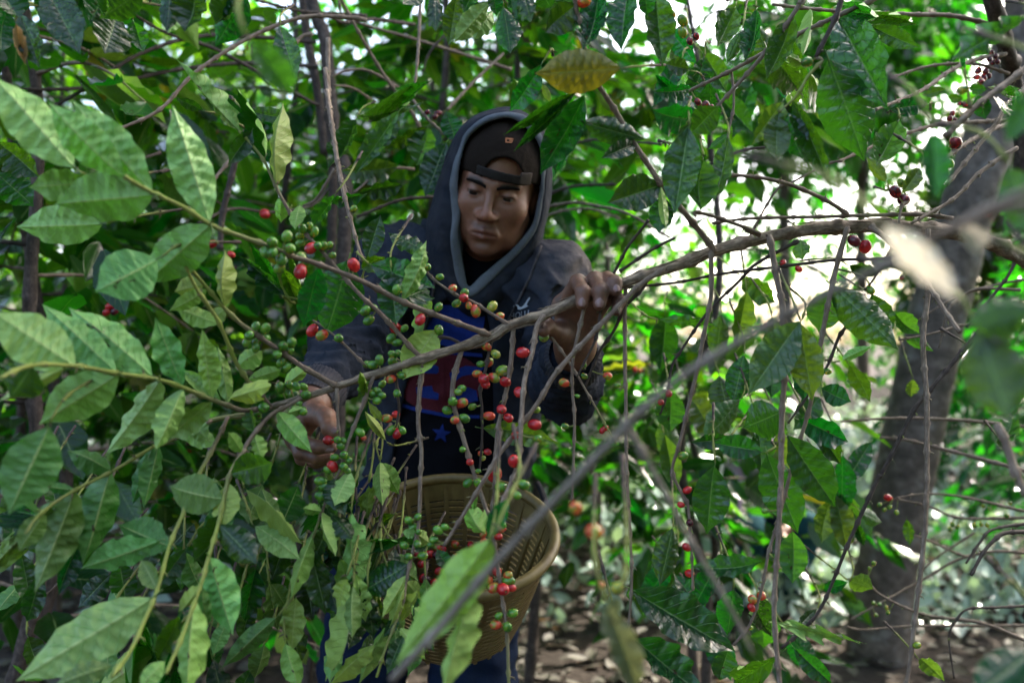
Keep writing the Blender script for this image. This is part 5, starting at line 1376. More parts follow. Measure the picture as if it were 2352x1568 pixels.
    def ellp(cx, cy, rx, ry, n=40, a0=0, a1=360): return [(cx + rx * math.cos(R(a0 + (a1 - a0) * i / n)), cy + ry * math.sin(R(a0 + (a1 - a0) * i / n))) for i in range(n + (a1 - a0 != 360))]
    def star(cx, cy, r, rot=0): return [(cx + r * (1 if i % 2 == 0 else .42) * math.sin(rot + i * math.pi / 5), cy - r * (1 if i % 2 == 0 else .42) * math.cos(rot + i * math.pi / 5)) for i in range(10)]
    decal('print', [[(1165, 340), (1300, 350), (1475, 400), (1450, 600), (1300, 620), (1100, 570), (1105, 430)]], M['blue'], shirt, tb, .0010, 5, 'R5')
    decal('print', [ellp(1195, 830, 270, 185)], M['redp'], shirt, tb, .0010, 5, 'R5')
    decal('print', [[(1080, 645), (1270, 632), (1455, 650), (1458, 672), (1270, 655), (1080, 668)], [(1060, 730), (1160, 720), (1210, 745), (1170, 775), (1050, 770)], [(1250, 770), (1350, 725), (1470, 735), (1440, 770), (1330, 790), (1265, 840)],
                    [(1040, 860), (1140, 850), (1150, 885), (1185, 900), (1180, 940), (1080, 925), (1045, 900)], [(1290, 930), (1300, 880), (1370, 860), (1420, 880), (1430, 945), (1350, 960)], [(940, 960), (1060, 990), (1250, 1030), (1440, 1035), (1440, 1055), (1250, 1052), (1050, 1012), (935, 980)]], M['blue'], shirt, tb, .0022, 5, 'R5')
    decal('print', [star(1200, 1150, 62, .15)], M['blue'], shirt, tb, .0012, 4, 'R5')
    decal('print', [[(1180, 640), (1215, 640), (1222, 1010), (1190, 1010)]], M['redp'], shirt, tb, .0030, 5, 'R5')
    axL = (wrL - elL) / np.linalg.norm(wrL - elL); axU = (elL - shL) / np.linalg.norm(elL - shL)
    axR = (wrR - elR) / np.linalg.norm(wrR - elR)
    cuffL, cuffR = elL + (wrL - elL) * 0.86, elR + (wrR - elR) * 0.72
    def crs(x): return 2 * np.abs(np.sin(x / 2)) ** 0.75 - 1.1
    def wr(p): return np.sin(p[:, 0] * 61 + 4 * np.sin(p[:, 2] * 23 + 1.3)) * np.sin(p[:, 2] * 47 + 3 * np.sin(p[:, 1] * 37))
    tl = [(1076, 655), (1010, 700), (965, 780), (930, 900), (895, 1100)]
    tr_ = [(1080, 655), (1112, 690), (1126, 760), (1132, 900), (1140, 1100)]
    def hood_body(p):
        d = torso(p, 0.014)
        for (a, b_, c_, rr, axx) in ((shL, elL, cuffL, (.063, .058, .036), axL), (shR, elR, cuffR, (.064, .058, .044), axR)):
            arm = chain(p, [a, b_, c_], rr, .03)
            s = (p - b_) @ axx
            ph = 1.1 * np.sin(p[:, 0] * 55) + 0.9 * np.sin(p[:, 2] * 48 + 1)
            arm = arm + 0.0062 * crs(s * 2 * np.pi / 0.034 + 2.2 * ph) * np.clip(1 - np.abs(s - .08) / .22, 0, 1) + 0.006 * crs((p - a) @ axU * 75 + 3 * ph) * np.clip(1 - np.abs((p - a) @ axU - .1) / .2, 0, 1)
            d = smin(d, arm, .035)
        d = d + 0.0034 * wr(p * 0.8) + 0.0042 * crs(p[:, 0] * 75 + p[:, 2] * 38 + 4 * np.sin(p[:, 2] * 17 + p[:, 0] * 9) + 2 * np.sin(p[:, 1] * 30))
        # open front
        u, v = pxs(p)
        lo_ = np.interp(v, [q[1] for q in tl], [q[0] for q in tl]); hi_ = np.interp(v, [q[1] for q in tr_], [q[0] for q in tr_])
        gap = np.maximum(lo_ - u, u - hi_) / F * 1.45
        gap = np.maximum(gap, p[:, 1] - 1.5)
        gap = np.maximum(gap, (650 - v) / F * 1.45)
        d = smax(d, -gap, 0.010)
        nl = np.interp(v, [440, 540, 632, 684], [1036, 1040, 1048, 1074]); nr_ = np.interp(v, [440, 494, 540, 581, 617, 655, 684], [1252, 1240, 1222, 1194, 1158, 1118, 1078])
        nh = np.maximum(nl - u, u - nr_) / F * 1.40
        nh = np.maximum(nh, p[:, 1] - 1.49)
        d = smax(d, -nh, 0.008)
        d = np.maximum(d, -(torso(p, -0.010)))                  # a shell, worn over the shirt
        return smax(d, -(p[:, 2] - 1.085), .008)
    Vh, Fh = polygonise(hood_body, (-.48, 1.0, 1.03), (.26, 1.74, 1.66), 0.0052)
    # thin the cuff ends open round the wrists
    dirt = np.clip((Vh[:, 0] - .02) * 9, 0, 1) * np.clip((Vh[:, 2] - 1.36) * 9, 0, 1) * .9 + .07
    hoodie = mesh_at('hoodie', Vh, Fh, M['hoodie'], person, (float(C[0]), 1.5, 1.1), attrs={'dirt': dirt})
    hb = BVHTree.FromPolygons([Vector(v) for v in Vh], [tuple(map(int, f)) for f in Fh])
    # rib-knit cuffs
    for a, b_, rr in ((cuffL, axL, .034), (cuffR, axR, .041)):
        path = [Vector(a + b_ * t) for t in np.linspace(-.02, .042, 14)]
        Vq, Fq, UVq = tube(path, [rr * (1.12 if 2 < i < 11 else 1.0) * (1 - .012 * i) for i in range(14)], 160, 0, 0, cap=False)
        Vq = [np.array(v) + (np.array(v) - np.array(path[i // 160])) * (0.018 * math.cos((i % 160) * math.pi / 2)) for i, v in enumerate(Vq)]
        mesh_at('cuff', Vq, Fq, M['hoodie'], hoodie, tuple(a), attrs={'dirt': np.full(len(Vq), .3)})
    # print on the chest: gull and letters
    M['white_print'] = plain_material('print_white', (0.30, 0.32, 0.36), 0.8, 0.2, 300, .4)
    decal('print', [[(180, 785), (215, 758), (250, 765), (275, 790), (300, 795), (330, 770), (375, 700), (410, 655), (420, 670), (385, 730), (370, 765), (395, 780), (360, 800), (320, 815), (280, 830), (245, 825), (262, 808), (240, 780), (215, 778), (195, 795)]], M['white_print'], hoodie, hb, .004, 4, 'HR')
    fc = bpy.data.curves.new('letters', 'FONT'); fc.body = 'HOLLI'; fc.size = 1.0
    to = bpy.data.objects.new('letters', fc); COL.objects.link(to)
    dg = bpy.context.evaluated_depsgraph_get()
    tm = to.evaluated_get(dg).to_mesh()
    tv = [v.co.copy() for v in tm.vertices]; tf = [tuple(p.vertices) for p in tm.polygons]
    xm = max(v.x for v in tv)
    to.evaluated_get(dg).to_mesh_clear()
    bpy.data.objects.remove(to)
    PV = []
    for v in tv:
        u_, v_ = bp('HR', 135 + v.x / xm * 265, 972 - v.x / xm * 55 - v.y / 0.73 * 88)
        ray = (at(u_, v_, 1.0) - Vector((0, 0, CAM_Z))).normalized()
        hit, _, _, _ = hb.ray_cast(Vector((0, 0, CAM_Z)), ray)
        PV.append(tuple((hit if hit else at(u_, v_, 1.3)) - ray * .004))
    mesh_at('lettering', PV, tf, M['white_print'], hoodie, PV[0], smooth=False)
    # ---------------- hood: loops from the face opening back over the head
    L0 = [(1076, 659), (1068, 625), (1058, 554), (1054, 492), (1054, 443), (1057, 394), (1061, 350), (1074, 318), (1099, 294), (1128, 279), (1165, 271), (1192, 284), (1214, 303), (1231, 330), (1242, 365), (1245, 406), (1241, 448), (1229, 492), (1209, 534), (1180, 571), (1143, 603), (1105, 635)]
    L1 = [(1076, 682), (1047, 632), (1039, 554), (1035, 492), (1036, 443), (1040, 394), (1048, 350), (1063, 313), (1090, 284), (1123, 265), (1165, 256), (1198, 266), (1222, 287), (1240, 318), (1251, 357), (1255, 396), (1251, 448), (1240, 494), (1222, 540), (1194, 581), (1158, 617), (1118, 655)]
    L2 = [(1078, 725), (1010, 665), (985, 585), (984, 515), (998, 452), (1014, 398), (1032, 348), (1053, 303), (1084, 273), (1120, 257), (1165, 249), (1206, 261), (1233, 284), (1251, 315), (1262, 355), (1265, 400), (1263, 450), (1254, 502), (1243, 550), (1228, 600), (1200, 655), (1140, 712)]
    D0 = [1.378, 1.366, 1.342, 1.330, 1.325, 1.320, 1.320, 1.315, 1.305, 1.300, 1.298, 1.300, 1.305, 1.315, 1.325, 1.335, 1.345, 1.352, 1.360, 1.366, 1.372, 1.376]
    N = len(L0)
    def ring(L, dd, sh=0.0, cen=(1150, 430), k=1.0):
        return [at(cen[0] + (u - cen[0]) * k, cen[1] + (v - cen[1]) * k, D0[i] + dd - .012) for i, (u, v) in enumerate(L)]
    def loft(rings, name, mat, parent, fine=4, amp=.0012):
        def closed(r_):
            out = []
            for i in range(N):
                a, b_, c, d = r_[i - 1], r_[i], r_[(i + 1) % N], r_[(i + 2) % N]
                for k in range(fine):
                    t = k / fine
                    out.append(0.5 * ((2 * b_) + (c - a) * t + (2 * a - 5 * b_ + 4 * c - d) * t * t + (3 * b_ - a - 3 * c + d) * t ** 3))
            return out
        rr = [closed(r_) for r_ in rings]
        n_ = len(rr[0])
        full = []
        for i in range(len(rr) - 1):
            A, B_, C_, D_ = rr[max(0, i - 1)], rr[i], rr[i + 1], rr[min(len(rr) - 1, i + 2)]
            for k in range(4):
                t = k / 4
                full.append([0.5 * ((2 * b_) + (c - a) * t + (2 * a - 5 * b_ + 4 * c - d) * t * t + (3 * b_ - a - 3 * c + d) * t ** 3) for a, b_, c, d in zip(A, B_, C_, D_)])
        full.append(rr[-1])
        V = [v + Vector((1, .4, .6)) * (amp * noise.noise(v * 38) + amp * 1.2 * math.sin(v.z * 60 + 30 * v.y + 4 * noise.noise(v * 14))) for r_ in full for v in r_]
        Fc = [(i * n_ + j, i * n_ + (j + 1) % n_, (i + 1) * n_ + (j + 1) % n_, (i + 1) * n_ + j) for i in range(len(full) - 1) for j in range(n_)]
        return mesh_at(name, [tuple(v) for v in V], Fc, mat, parent, tuple(C), attrs={'dirt': [.12] * len(V)})
    Lm = [((a[0] + b_[0]) / 2, (a[1] + b_[1]) / 2) for a, b_ in zip(L0, L1)]
    L12 = [(a[0] * .5 + b_[0] * .5, a[1] * .5 + b_[1] * .5) for a, b_ in zip(L1, L2)]
    hood = loft([ring(L1, .004), ring(L12, .012), ring(L2, .05), ring(L2, .11, k=1.02), ring(L2, .17, k=.99), ring(L2, .22, k=.88), ring(L2, .255, k=.66), ring(L2, .27, k=.35), ring(L2, .275, k=.08)], 'hood', M['hoodie'], hoodie)
    loft([ring(L0, .10, k=1.02), ring(L0, .05, k=1.0), ring(L0, .012), ring(L0, .002), ring(Lm, -.0018), ring(L1, .002), ring(L1, .012, k=1.0)], 'hood_lining', M['lining'], hoodie, amp=.0024)
    # drawcord seam lines down from the hood on either side of the zip
    for pts in ([(1243, 565), (1215, 640), (1178, 715), (1150, 770)], [(1000, 640), (985, 720), (960, 800)]):
        pp = []
        for a, b_ in zip(pts, pts[1:]):
            for t in np.linspace(0, 1, 12, endpoint=False):
                u_, v_ = a[0] + (b_[0] - a[0]) * t, a[1] + (b_[1] - a[1]) * t
                ray = (at(u_, v_, 1.0) - Vector((0, 0, CAM_Z))).normalized()
                hit, _, _, _ = hb.ray_cast(Vector((0, 0, CAM_Z)), ray)
                if hit: pp.append(hit - ray * .002)
        if len(pp) > 4:
            Vq, Fq, UVq = tube(catmull(pp, .006), [.0024] * 400, 6)
            mesh_at('drawcord', [tuple(v) for v in Vq], Fq, M['hoodie'], hoodie, tuple(pp[0]), attrs={'dirt': [.5] * len(Vq)})
    # ---------------- jeans and boots
    def jeans(p):
        d = chain(p, [hipL, kneL, ankL], [.098, .076, .062], .03)
        d = smin(d, chain(p, [hipR, kneR, ankR], [.098, .076, .062], .03), .02)
        d = smin(d, sd_ell(p, V3(985, 1215, 1.57), (0.178, 0.128, 0.14)), .05)
        d = d + .004 * np.sin(p[:, 2] * 60 + 3 * np.sin(p[:, 0] * 40)) * np.sin(p[:, 0] * 50 + 2) + .0025 * np.sin(p[:, 2] * 130 + p[:, 0] * 40)
        return smax(d, p[:, 2] - 1.09, .01)
    Vj, Fj = polygonise(jeans, (-.48, 1.36, .05), (.16, 1.78, 1.12), 0.008)
    mesh_at('jeans', Vj, Fj, M['denim'], person, (float(hipL[0]), 1.55, .9))
    M['boot'] = plain_material('boot_leather', (0.03, 0.022, 0.017), 0.6, 0.4, 80)
    for a in (ankL, ankR):
        def boot(p, a=a):
            d = sd_cone(p, a + np.array((0, .02, -.03)), a + np.array((-.01, -.14, -.05)), .048, .038)
            d = smin(d, sd_cone(p, a + np.array((0, .01, 0)), a + np.array((0, .01, .08)), .05, .05), .03)
            return smax(d, -(p[:, 2] - .002), .004)
        Vb, Fb = polygonise(boot, a - np.array([.09, .25, .12]), a + np.array([.09, .12, .15]), .008)
        mesh_at('boot', Vb, Fb, M['boot'], person, tuple(a))
    return person

# ------------------------------------------------------------------ basket at his waist
def build_basket():
    rim_c = at(1042, 1222, 1.21)
    tilt = R(24)
    ax = Vector((0.03, -math.sin(tilt), math.cos(tilt))).normalized()
    ex = Vector((1, 0, 0)); ex = (ex - ax * ex.dot(ax)).normalized(); ey = ax.cross(ex)
    Hh, r_top, r_bot = 0.175, 0.150, 0.098
    root = empty('basket', rim_c - ax * Hh, 'tan slotted plastic picking basket tilted open at the picker\'s waist', 'basket')
    m, nt, out = new_mat('basket_plastic')
    b = NB(nt); tc = b.n('ShaderNodeTexCoord')
    n1 = b.noise(tc.outputs['Object'], 25.0, 5, .65)
    c = b.ramp(n1, [(.3, (.07, .046, .013)), (.55, (.14, .10, .030)), (.75, (.19, .145, .05))])
    b.l(b.bsdf(c, .5, .4, b.bump(n1, .2, .002)), out.inputs[0])
    mat = m
    def pt(h, an, off=0.0):
        t = h / Hh
        r = r_bot + (r_top - r_bot) * t ** 0.8 + off
        return rim_c - ax * (Hh - h) + ex * (r * math.cos(an)) + ey * (r * 0.94 * math.sin(an))
    nseg = 72
    def band(h0, h1, o0, o1, name, a0=0, a1=2 * math.pi, n=nseg, mt=mat):
        V, Fc = [], []
        full = abs(a1 - a0 - 2 * math.pi) < 1e-6
        k = n if full else n + 1
        for i in range(k):
            an = a0 + (a1 - a0) * i / n
            V += [pt(h0, an, o0), pt(h1, an, o0), pt(h1, an, o1), pt(h0, an, o1)]
        for i in range(n):
            a = i * 4; c2 = ((i + 1) % k) * 4
            for j in range(4): Fc.append((a + j, c2 + j, c2 + (j + 1) % 4, a + (j + 1) % 4))
        if not full:
            Fc.append((0, 1, 2, 3)); Fc.append(tuple((k - 1) * 4 + j for j in (3, 2, 1, 0)))
        return mesh_at(name, [tuple(v) for v in V], Fc, mt, root, tuple(pt(h0, a0)), smooth=False)
    rows = 15
    for i in range(rows):
        h = 0.006 + (Hh - 0.030) * i / rows
        band(h, h + (Hh - 0.03) / rows * 0.62, -.0016, .0018, 'slat')
    band(Hh - 0.030, Hh - 0.006, -.002, .0026, 'upper_band')
    # rounded rim
    path = [pt(Hh, 2 * math.pi * i / nseg, .004) for i in range(nseg + 1)]
    Vq, Fq, _ = tube(path, [.0085] * (nseg + 1), 10, cap=False)
    mesh_at('rim', [tuple(v) for v in Vq], Fq, mat, root, tuple(path[0]))
    for k in range(26):
        an = 2 * math.pi * k / 26
        band(0.0, Hh - 0.008, -.0030, .0034, 'rib', an, an + .055, 3)
    # floor
    V, Fc = [tuple(rim_c - ax * Hh)], []
    for i in range(36): V.append(tuple(pt(0.001, 2 * math.pi * i / 36)))
    for i in range(36): Fc.append((0, 1 + i, 1 + (i + 1) % 36))
    mesh_at('floor', V, Fc, mat, root, V[0])
    # strap round the waist
    strap_m = cloth_material('basket_strap', (0.015, 0.016, 0.02), (0.03, 0.026, 0.025), scale=300)
    for an, end in ((math.pi * .93, at(860, 1120, 1.55)), (math.pi * .06, at(1235, 1110, 1.55))):
        p0 = pt(Hh - .015, an, .006)
        path = catmull([p0, p0.lerp(end, .5) + Vector((0, 0, .015)), end], .01)
        Vq, Fq, _ = tube(path, [.006] * len(path), 6)
        mesh_at('waist_strap', [tuple(v) for v in Vq], Fq, strap_m, root, tuple(p0))
    # harvest: cherries lying in the basket
    rg = random.Random(5)
    kinds = ['red'] * 5 + ['mixed', 'dark', 'dark']
    n = 0
    lay = Hh * .36
    placed = []
    for k in range(4000):
        if n >= 46: break
        a_, rr = rg.random() * 6.283, math.sqrt(rg.random()) * .105
        c0 = rim_c - ax * (Hh - lay) + ex * rr * math.cos(a_) + ey * rr * math.sin(a_) + ax * rg.uniform(-.006, .010) + ax * (.02 if math.cos(a_) < -.3 else 0)
        if math.cos(a_) > .35: continue
        if any((c0 - q).length < .0118 for q in placed): continue
        placed.append(c0); n += 1
        o = bpy.data.objects.new('picked_cherry', CHERRY_KIND[rg.choice(kinds)])
        s = rg.uniform(.0062, .0075)
        link(o, None, Matrix.Translation(c0) @ Euler((rg.random() * 6, rg.random() * 6, rg.random() * 6)).to_matrix().to_4x4() @ Matrix.Diagonal((s, s, s, 1)))
        tag(o, 'picked coffee cherry lying loose inside the tan basket', 'cherry', 'picked cherries in the basket')
    return root
# ------------------------------------------------------------------ the plantation behind
def leaf_soup(rows, nL=4, seed=0):
    """many small leaves in one mesh: rows of (base, direction, normal, length, width)"""
    ts = [0, .22, .5, .8, 1.0]
    ws = [.04, .36, .5, .26, .0]
    V, Fc, UV = [], [], []
    for b, x, n, L, w in rows:
        z = (n - x * n.dot(x))
        z = z.normalized() if z.length > 1e-5 else x.orthogonal()
        y = z.cross(x)
        i0 = len(V)
        for t, q in zip(ts, ws):
            sag = z * (-.16 * L * t * t)
            for s in (-1, 0, 1):
                V.append(b + x * (L * t) + y * (w * q * s) + sag + z * (.07 * w * abs(s)))
                UV.append((t, float(s)))
        for i in range(4):
            for j in range(2):
                a = i0 + i * 3 + j
                Fc.append((a, a + 3, a + 4, a + 1))
    return V, Fc, UV

def rand_dir(rg, up=0.0):
    while True:
        v = Vector((rg.uniform(-1, 1), rg.uniform(-1, 1), rg.uniform(-1, 1)))
        if 0.05 < v.length < 1: 
            v.normalize(); v.z += up
            return v.normalized()

def keep_out(p):
    """space taken by the man, the basket and what hangs in front of them"""
    if p.y < -0.7 or (abs(p.x) > 1.9 and p.y < 1.8): return False
    if p.y < 1.30: return True
    if p.y < 1.85 and -0.62 < p.x < 0.42: return True
    # the open view through to the sky on the right
    s = p.x / p.y; e = (p.z - CAM_Z) / p.y
    if p.y > 1.25 and 0.28 < s < 0.50 and 0.03 < e < 0.21: return RNG.random() < (0.66 if p.y < 6 else 0.22)
    if p.y > 1.9 and 0.16 < s < 0.27 and 0.05 < e < 0.2: return RNG.random() < 0.5
    return False

def coffee_shrub(x, y, h, rad, label, seed, n_br=18, as_objects=True, extra=250, thin=1.0, zlo=0.35, cherries=True, group='coffee trees in the rows behind'):
    rg = random.Random(seed)
    T = Tree('coffee_tree', (x, y, 0.0), label, 'coffee tree', group)
    pts = [Vector((x, y, -0.05))]
    for k in range(1, 6):
        pts.append(Vector((x + rg.uniform(-.06, .06), y + rg.uniform(-.06, .06), h * k / 5)))
    twig_world(T, pts, .020, .008, 'twig_dark', name='stem', node=.11, step=.03, seg=9)
    spath = catmull(pts, .02)
    objs = 0
    soup = []
    for k in range(n_br):
        f = zlo + (0.98 - zlo) * (k + rg.random()) / n_br
        p0 = spath[int(f * (len(spath) - 1))]
        an = k * 2.4 + rg.uniform(-.5, .5)
        L = rad * (1.15 - .6 * f) * rg.uniform(.75, 1.15)
        dr = Vector((math.cos(an), math.sin(an), 0))
        q = [p0 + dr * (L * t) + Vector((rg.uniform(-.03, .03) * t, rg.uniform(-.03, .03) * t, L * (.22 * t - .5 * t * t))) for t in (0, .33, .66, 1.0)]
        if any(keep_out(v) for v in q[2:]) and rg.random() < .8: continue
        o = twig_world(T, q, .0045, .0016, 'twig' if rg.random() < .5 else 'twig_dark', young=.7 if rg.random() < .4 else 0, young_from=.6, node=.06, step=.02, seg=5, name='branch')
        path = catmull(q, .02)
        n = len(path)
        j = int(n * .22)
        while j < n:
            p = path[j]; tg = (path[min(n - 1, j + 1)] - path[max(0, j - 1)]).normalized()
            side = tg.cross(Vector((0, 0, 1)))
            side = side.normalized() if side.length > .1 else Vector((1, 0, 0))
            for s in (-1, 1):
                if rg.random() > .86 * thin: continue
                d = (side * s * rg.uniform(.5, 1.0) + tg * rg.uniform(.3, .9) + Vector((0, 0, rg.uniform(-.75, .12)))).normalized()
                ll = rg.uniform(.10, .175)
                if keep_out(p + d * ll): continue
                nr = (Vector((0, 0, 1)) + rand_dir(rg) * .55).normalized()
                if as_objects and objs < 290:
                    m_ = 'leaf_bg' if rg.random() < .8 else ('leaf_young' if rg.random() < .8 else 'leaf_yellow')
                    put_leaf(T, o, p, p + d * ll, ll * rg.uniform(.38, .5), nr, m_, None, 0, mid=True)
                    objs += 1
                else:
                    soup.append((p, d, nr, ll, ll * rg.uniform(.38, .5)))
            if cherries and rg.random() < .10 and not keep_out(p):
                for c in range(rg.randrange(2, 6)):
                    cc = p + rand_dir(rg) * .011
                    r_ = rg.uniform(.0058, .0072)
                    co = bpy.data.objects.new('cherry', CHERRY_KIND[rg.choice(['green', 'green', 'red', 'dark', 'mixed'])])
                    link(co, o, Matrix.Translation(cc) @ Matrix.Diagonal((r_, r_, r_, 1)))
            j += rg.randrange(2, 4)
    for k in range(extra):
        f = rg.uniform(zlo, 1.0)
        p0 = spath[int(f * (len(spath) - 1))]
        an = rg.random() * 6.283
        r_ = rad * (1.15 - .6 * f) * math.sqrt(rg.random())
        p = p0 + Vector((math.cos(an) * r_, math.sin(an) * r_, rg.uniform(-.15, .1) - .3 * r_))
        d = (Vector((math.cos(an), math.sin(an), rg.uniform(-.9, .2))) + rand_dir(rg) * .6).normalized()
        ll = rg.uniform(.10, .175)
        if keep_out(p) or keep_out(p + d * ll): continue
        soup.append((p, d, (Vector((0, 0, 1)) + rand_dir(rg) * .6).normalized(), ll, ll * rg.uniform(.38, .5)))
    if soup:
        V, Fc, UV = leaf_soup(soup)
        c = mesh_at('crown', [tuple(v) for v in V], Fc, M['leaf_bg'], T.root, (x, y, h * .6), uv=UV)
        c['kind'] = 'stuff'
    return T

def broad_tree(x, y, h, rad, label, seed, n=1600, ll=.2, lo=.35, lean=(0, 0), squash=1.0, mat='leaf_bg', cat='tree', group='trees beyond the coffee rows', name='tree', trunk_r=.10):
    rg = random.Random(seed)
    T = Tree(name, (x, y, 0.0), label, cat, group)
    pts = [Vector((x + lean[0] * t + rg.uniform(-.08, .08) * t, y + lean[1] * t + rg.uniform(-.08, .08) * t, h * .85 * t - .08 * (t == 0))) for t in (0, .25, .5, .75, 1.0)]
    twig_world(T, pts, trunk_r, trunk_r * .35, 'trunk', name='trunk', node=0, step=.12, seg=12, rough=.14)
    top = pts[-1]
    cen = Vector((x + lean[0] * .8, y + lean[1] * .8, h * (lo + (1 - lo) / 2)))
    ext = Vector((rad, rad, h * (1 - lo) / 2 * squash))
    lobes = []
    for k in range(14):
        v = rand_dir(rg) * rg.uniform(.35, .85)
        lobes.append((cen + Vector((v.x * ext.x, v.y * ext.y, v.z * ext.z)), rg.uniform(.32, .55)))
    for k in range(7):
        c, r_ = lobes[k]
        j = pts[rg.randrange(2, 5)]
        twig_world(T, [j, j.lerp(c, .5) + Vector((0, 0, .1)), c], trunk_r * .3, .012, 'trunk', name='limb', node=0, step=.15, seg=7)
    rows = []
    for k in range(n):
        c, r_ = lobes[rg.randrange(len(lobes))]
        v = rand_dir(rg) * (rg.random() ** .4)
        p = c + Vector((v.x * ext.x * r_, v.y * ext.y * r_, v.z * ext.z * r_))
        if p.z < .15 or keep_out(p): continue
        d = (v + rand_dir(rg) * .8 + Vector((0, 0, -.45))).normalized()
        l2 = ll * rg.uniform(.7, 1.2)
        rows.append((p, d, (Vector((0, 0, 1)) + rand_dir(rg) * .7).normalized(), l2, l2 * rg.uniform(.38, .5)))
    V, Fc, UV = leaf_soup(rows)
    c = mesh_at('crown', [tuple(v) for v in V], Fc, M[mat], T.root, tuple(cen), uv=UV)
    c['kind'] = 'stuff'
    return T

def ground_z(x, y):
    return 0.05 * noise.noise(Vector((x * .5, y * .5, 0))) + 0.02 * noise.noise(Vector((x * 2.3, y * 2.3, 4)))

def build_ground():
    m, nt, out = new_mat('forest_soil')
    b = NB(nt)
    tc = b.n('ShaderNodeTexCoord')
    n1 = b.noise(tc.outputs['Object'], 1.3, 6, .65)
    n2 = b.noise(tc.outputs['Object'], 22.0, 6, .7)
    c = b.ramp(b.math('ADD', b.math('MULTIPLY', n1, .4), b.math('MULTIPLY', n2, .6)), [(.3, (.015, .011, .009)), (.5, (.036, .028, .023)), (.7, (.07, .057, .049))])
    b.l(b.bsdf(c, .95, .15, b.bump(n2, .8, .03)), out.inputs[0])
    xs = np.concatenate([np.linspace(-200, -12, 10), np.linspace(-10, 12, 90), np.linspace(14, 200, 10)])
    ys = np.concatenate([np.linspace(-200, -6, 8), np.linspace(-4, 16, 84), np.linspace(18, 300, 14)])
    V, Fc = [], []
    for yy in ys:
        for xx in xs: V.append((xx, yy, ground_z(xx, yy)))
    w = len(xs)
    for i in range(len(ys) - 1):
        for j in range(w - 1):
            a = i * w + j
            Fc.append((a, a + 1, a + w + 1, a + w))
    g = obj('ground', mesh_np('ground', V, Fc, m))
    g['kind'] = 'structure'; g['label'] = 'brown leaf-strewn soil of the coffee plantation'
    # leaf litter
    rg = random.Random(11)
    rows = []
    for k in range(9000):
        y = 1.2 + 11 * rg.random() ** 1.3
        x = rg.uniform(-.85, .85) * y
        p = Vector((x, y, ground_z(x, y) + rg.uniform(.004, .03)))
        a = rg.random() * 6.283
        d = Vector((math.cos(a), math.sin(a), rg.uniform(-.15, .35))).normalized()
        l2 = rg.uniform(.05, .12)
        rows.append((p, d, (Vector((0, 0, 1)) + rand_dir(rg) * .5).normalized(), l2, l2 * rg.uniform(.35, .6)))
    V, Fc, UV = leaf_soup(rows)
    M['litter'] = leaf_material('leaf_litter', (.075, .058, .046), (.11, .09, .075), (.25, .15, .07), .2, .65, var=1.1)
    o = obj('leaf_litter', mesh_np('leaf_litter', [tuple(v) for v in V], Fc, M['litter'], uv=UV))
    tag(o, 'dry brown fallen leaves scattered over the ground', 'leaf litter', kind='stuff')
    # low undergrowth, mostly at the right behind the man
    rows = []
    for k in range(11000):
        y = 3.7 + 10 * rg.random() ** 1.1
        x = (rg.uniform(-.75, .85) if rg.random() < .4 else rg.uniform(.1, .8)) * y
        dens = noise.noise(Vector((x * .7, y * .7, 9)))
        if dens < -.05 + rg.uniform(-.25, .25) and x / y < .1: continue
        hh = (.08 + .5 * max(0, dens + .3)) * rg.random()
        p = Vector((x, y, ground_z(x, y) + hh))
        if keep_out(p): continue
        d = rand_dir(rg, .2)
        l2 = rg.uniform(.07, .15)
        rows.append((p, d, (Vector((0, 0, 1)) + rand_dir(rg) * .8).normalized(), l2, l2 * rg.uniform(.38, .55)))
    V, Fc, UV = leaf_soup(rows)
    o = obj('undergrowth', mesh_np('undergrowth', [tuple(v) for v in V], Fc, M['leaf_weed'], uv=UV))
    tag(o, 'low leafy undergrowth covering the ground between the trees', 'undergrowth', kind='stuff')

def added_canopy_tree(label, base, box, seed, zc=5.2):
    T = Tree('shade_tree', (base[0], base[1], 0.0), label, 'tree')
    rg = random.Random(seed)
    x0, y0, x1, y1 = box
    p = [Vector((base[0], base[1], -.1)), Vector((base[0] + .1, base[1], 2)), Vector((base[0] + .4, base[1] + .1, 4.4))]
    twig_world(T, p, .14, .09, 'trunk', name='trunk', node=0, step=.08, seg=14, rough=.12)
    lobes = [Vector((rg.uniform(x0, x1), rg.uniform(y0, y1), rg.uniform(zc, zc + 1.2))) for _ in range(44)]
    for c in lobes[::3]: twig_world(T, [p[-1], (p[-1] + c) / 2 + Vector((0, 0, .3)), c], .045, .012, 'trunk', name='limb', node=0, step=.15, seg=8)
    rows = []
    for k in range(7000):
        c = lobes[rg.randrange(44)]
        q = c + rand_dir(rg) * (.8 * rg.random() ** .45)
        l2 = rg.uniform(.14, .24)
        rows.append((q, (rand_dir(rg) + Vector((0, 0, -.3))).normalized(), (Vector((0, 0, 1)) + rand_dir(rg) * .6).normalized(), l2, l2 * .48))
    V, Fc, UV = leaf_soup(rows)
    c = mesh_at('crown', [tuple(v) for v in V], Fc, M['leaf_bg'], T.root, tuple(lobes[0]), uv=UV)
    c['kind'] = 'stuff'

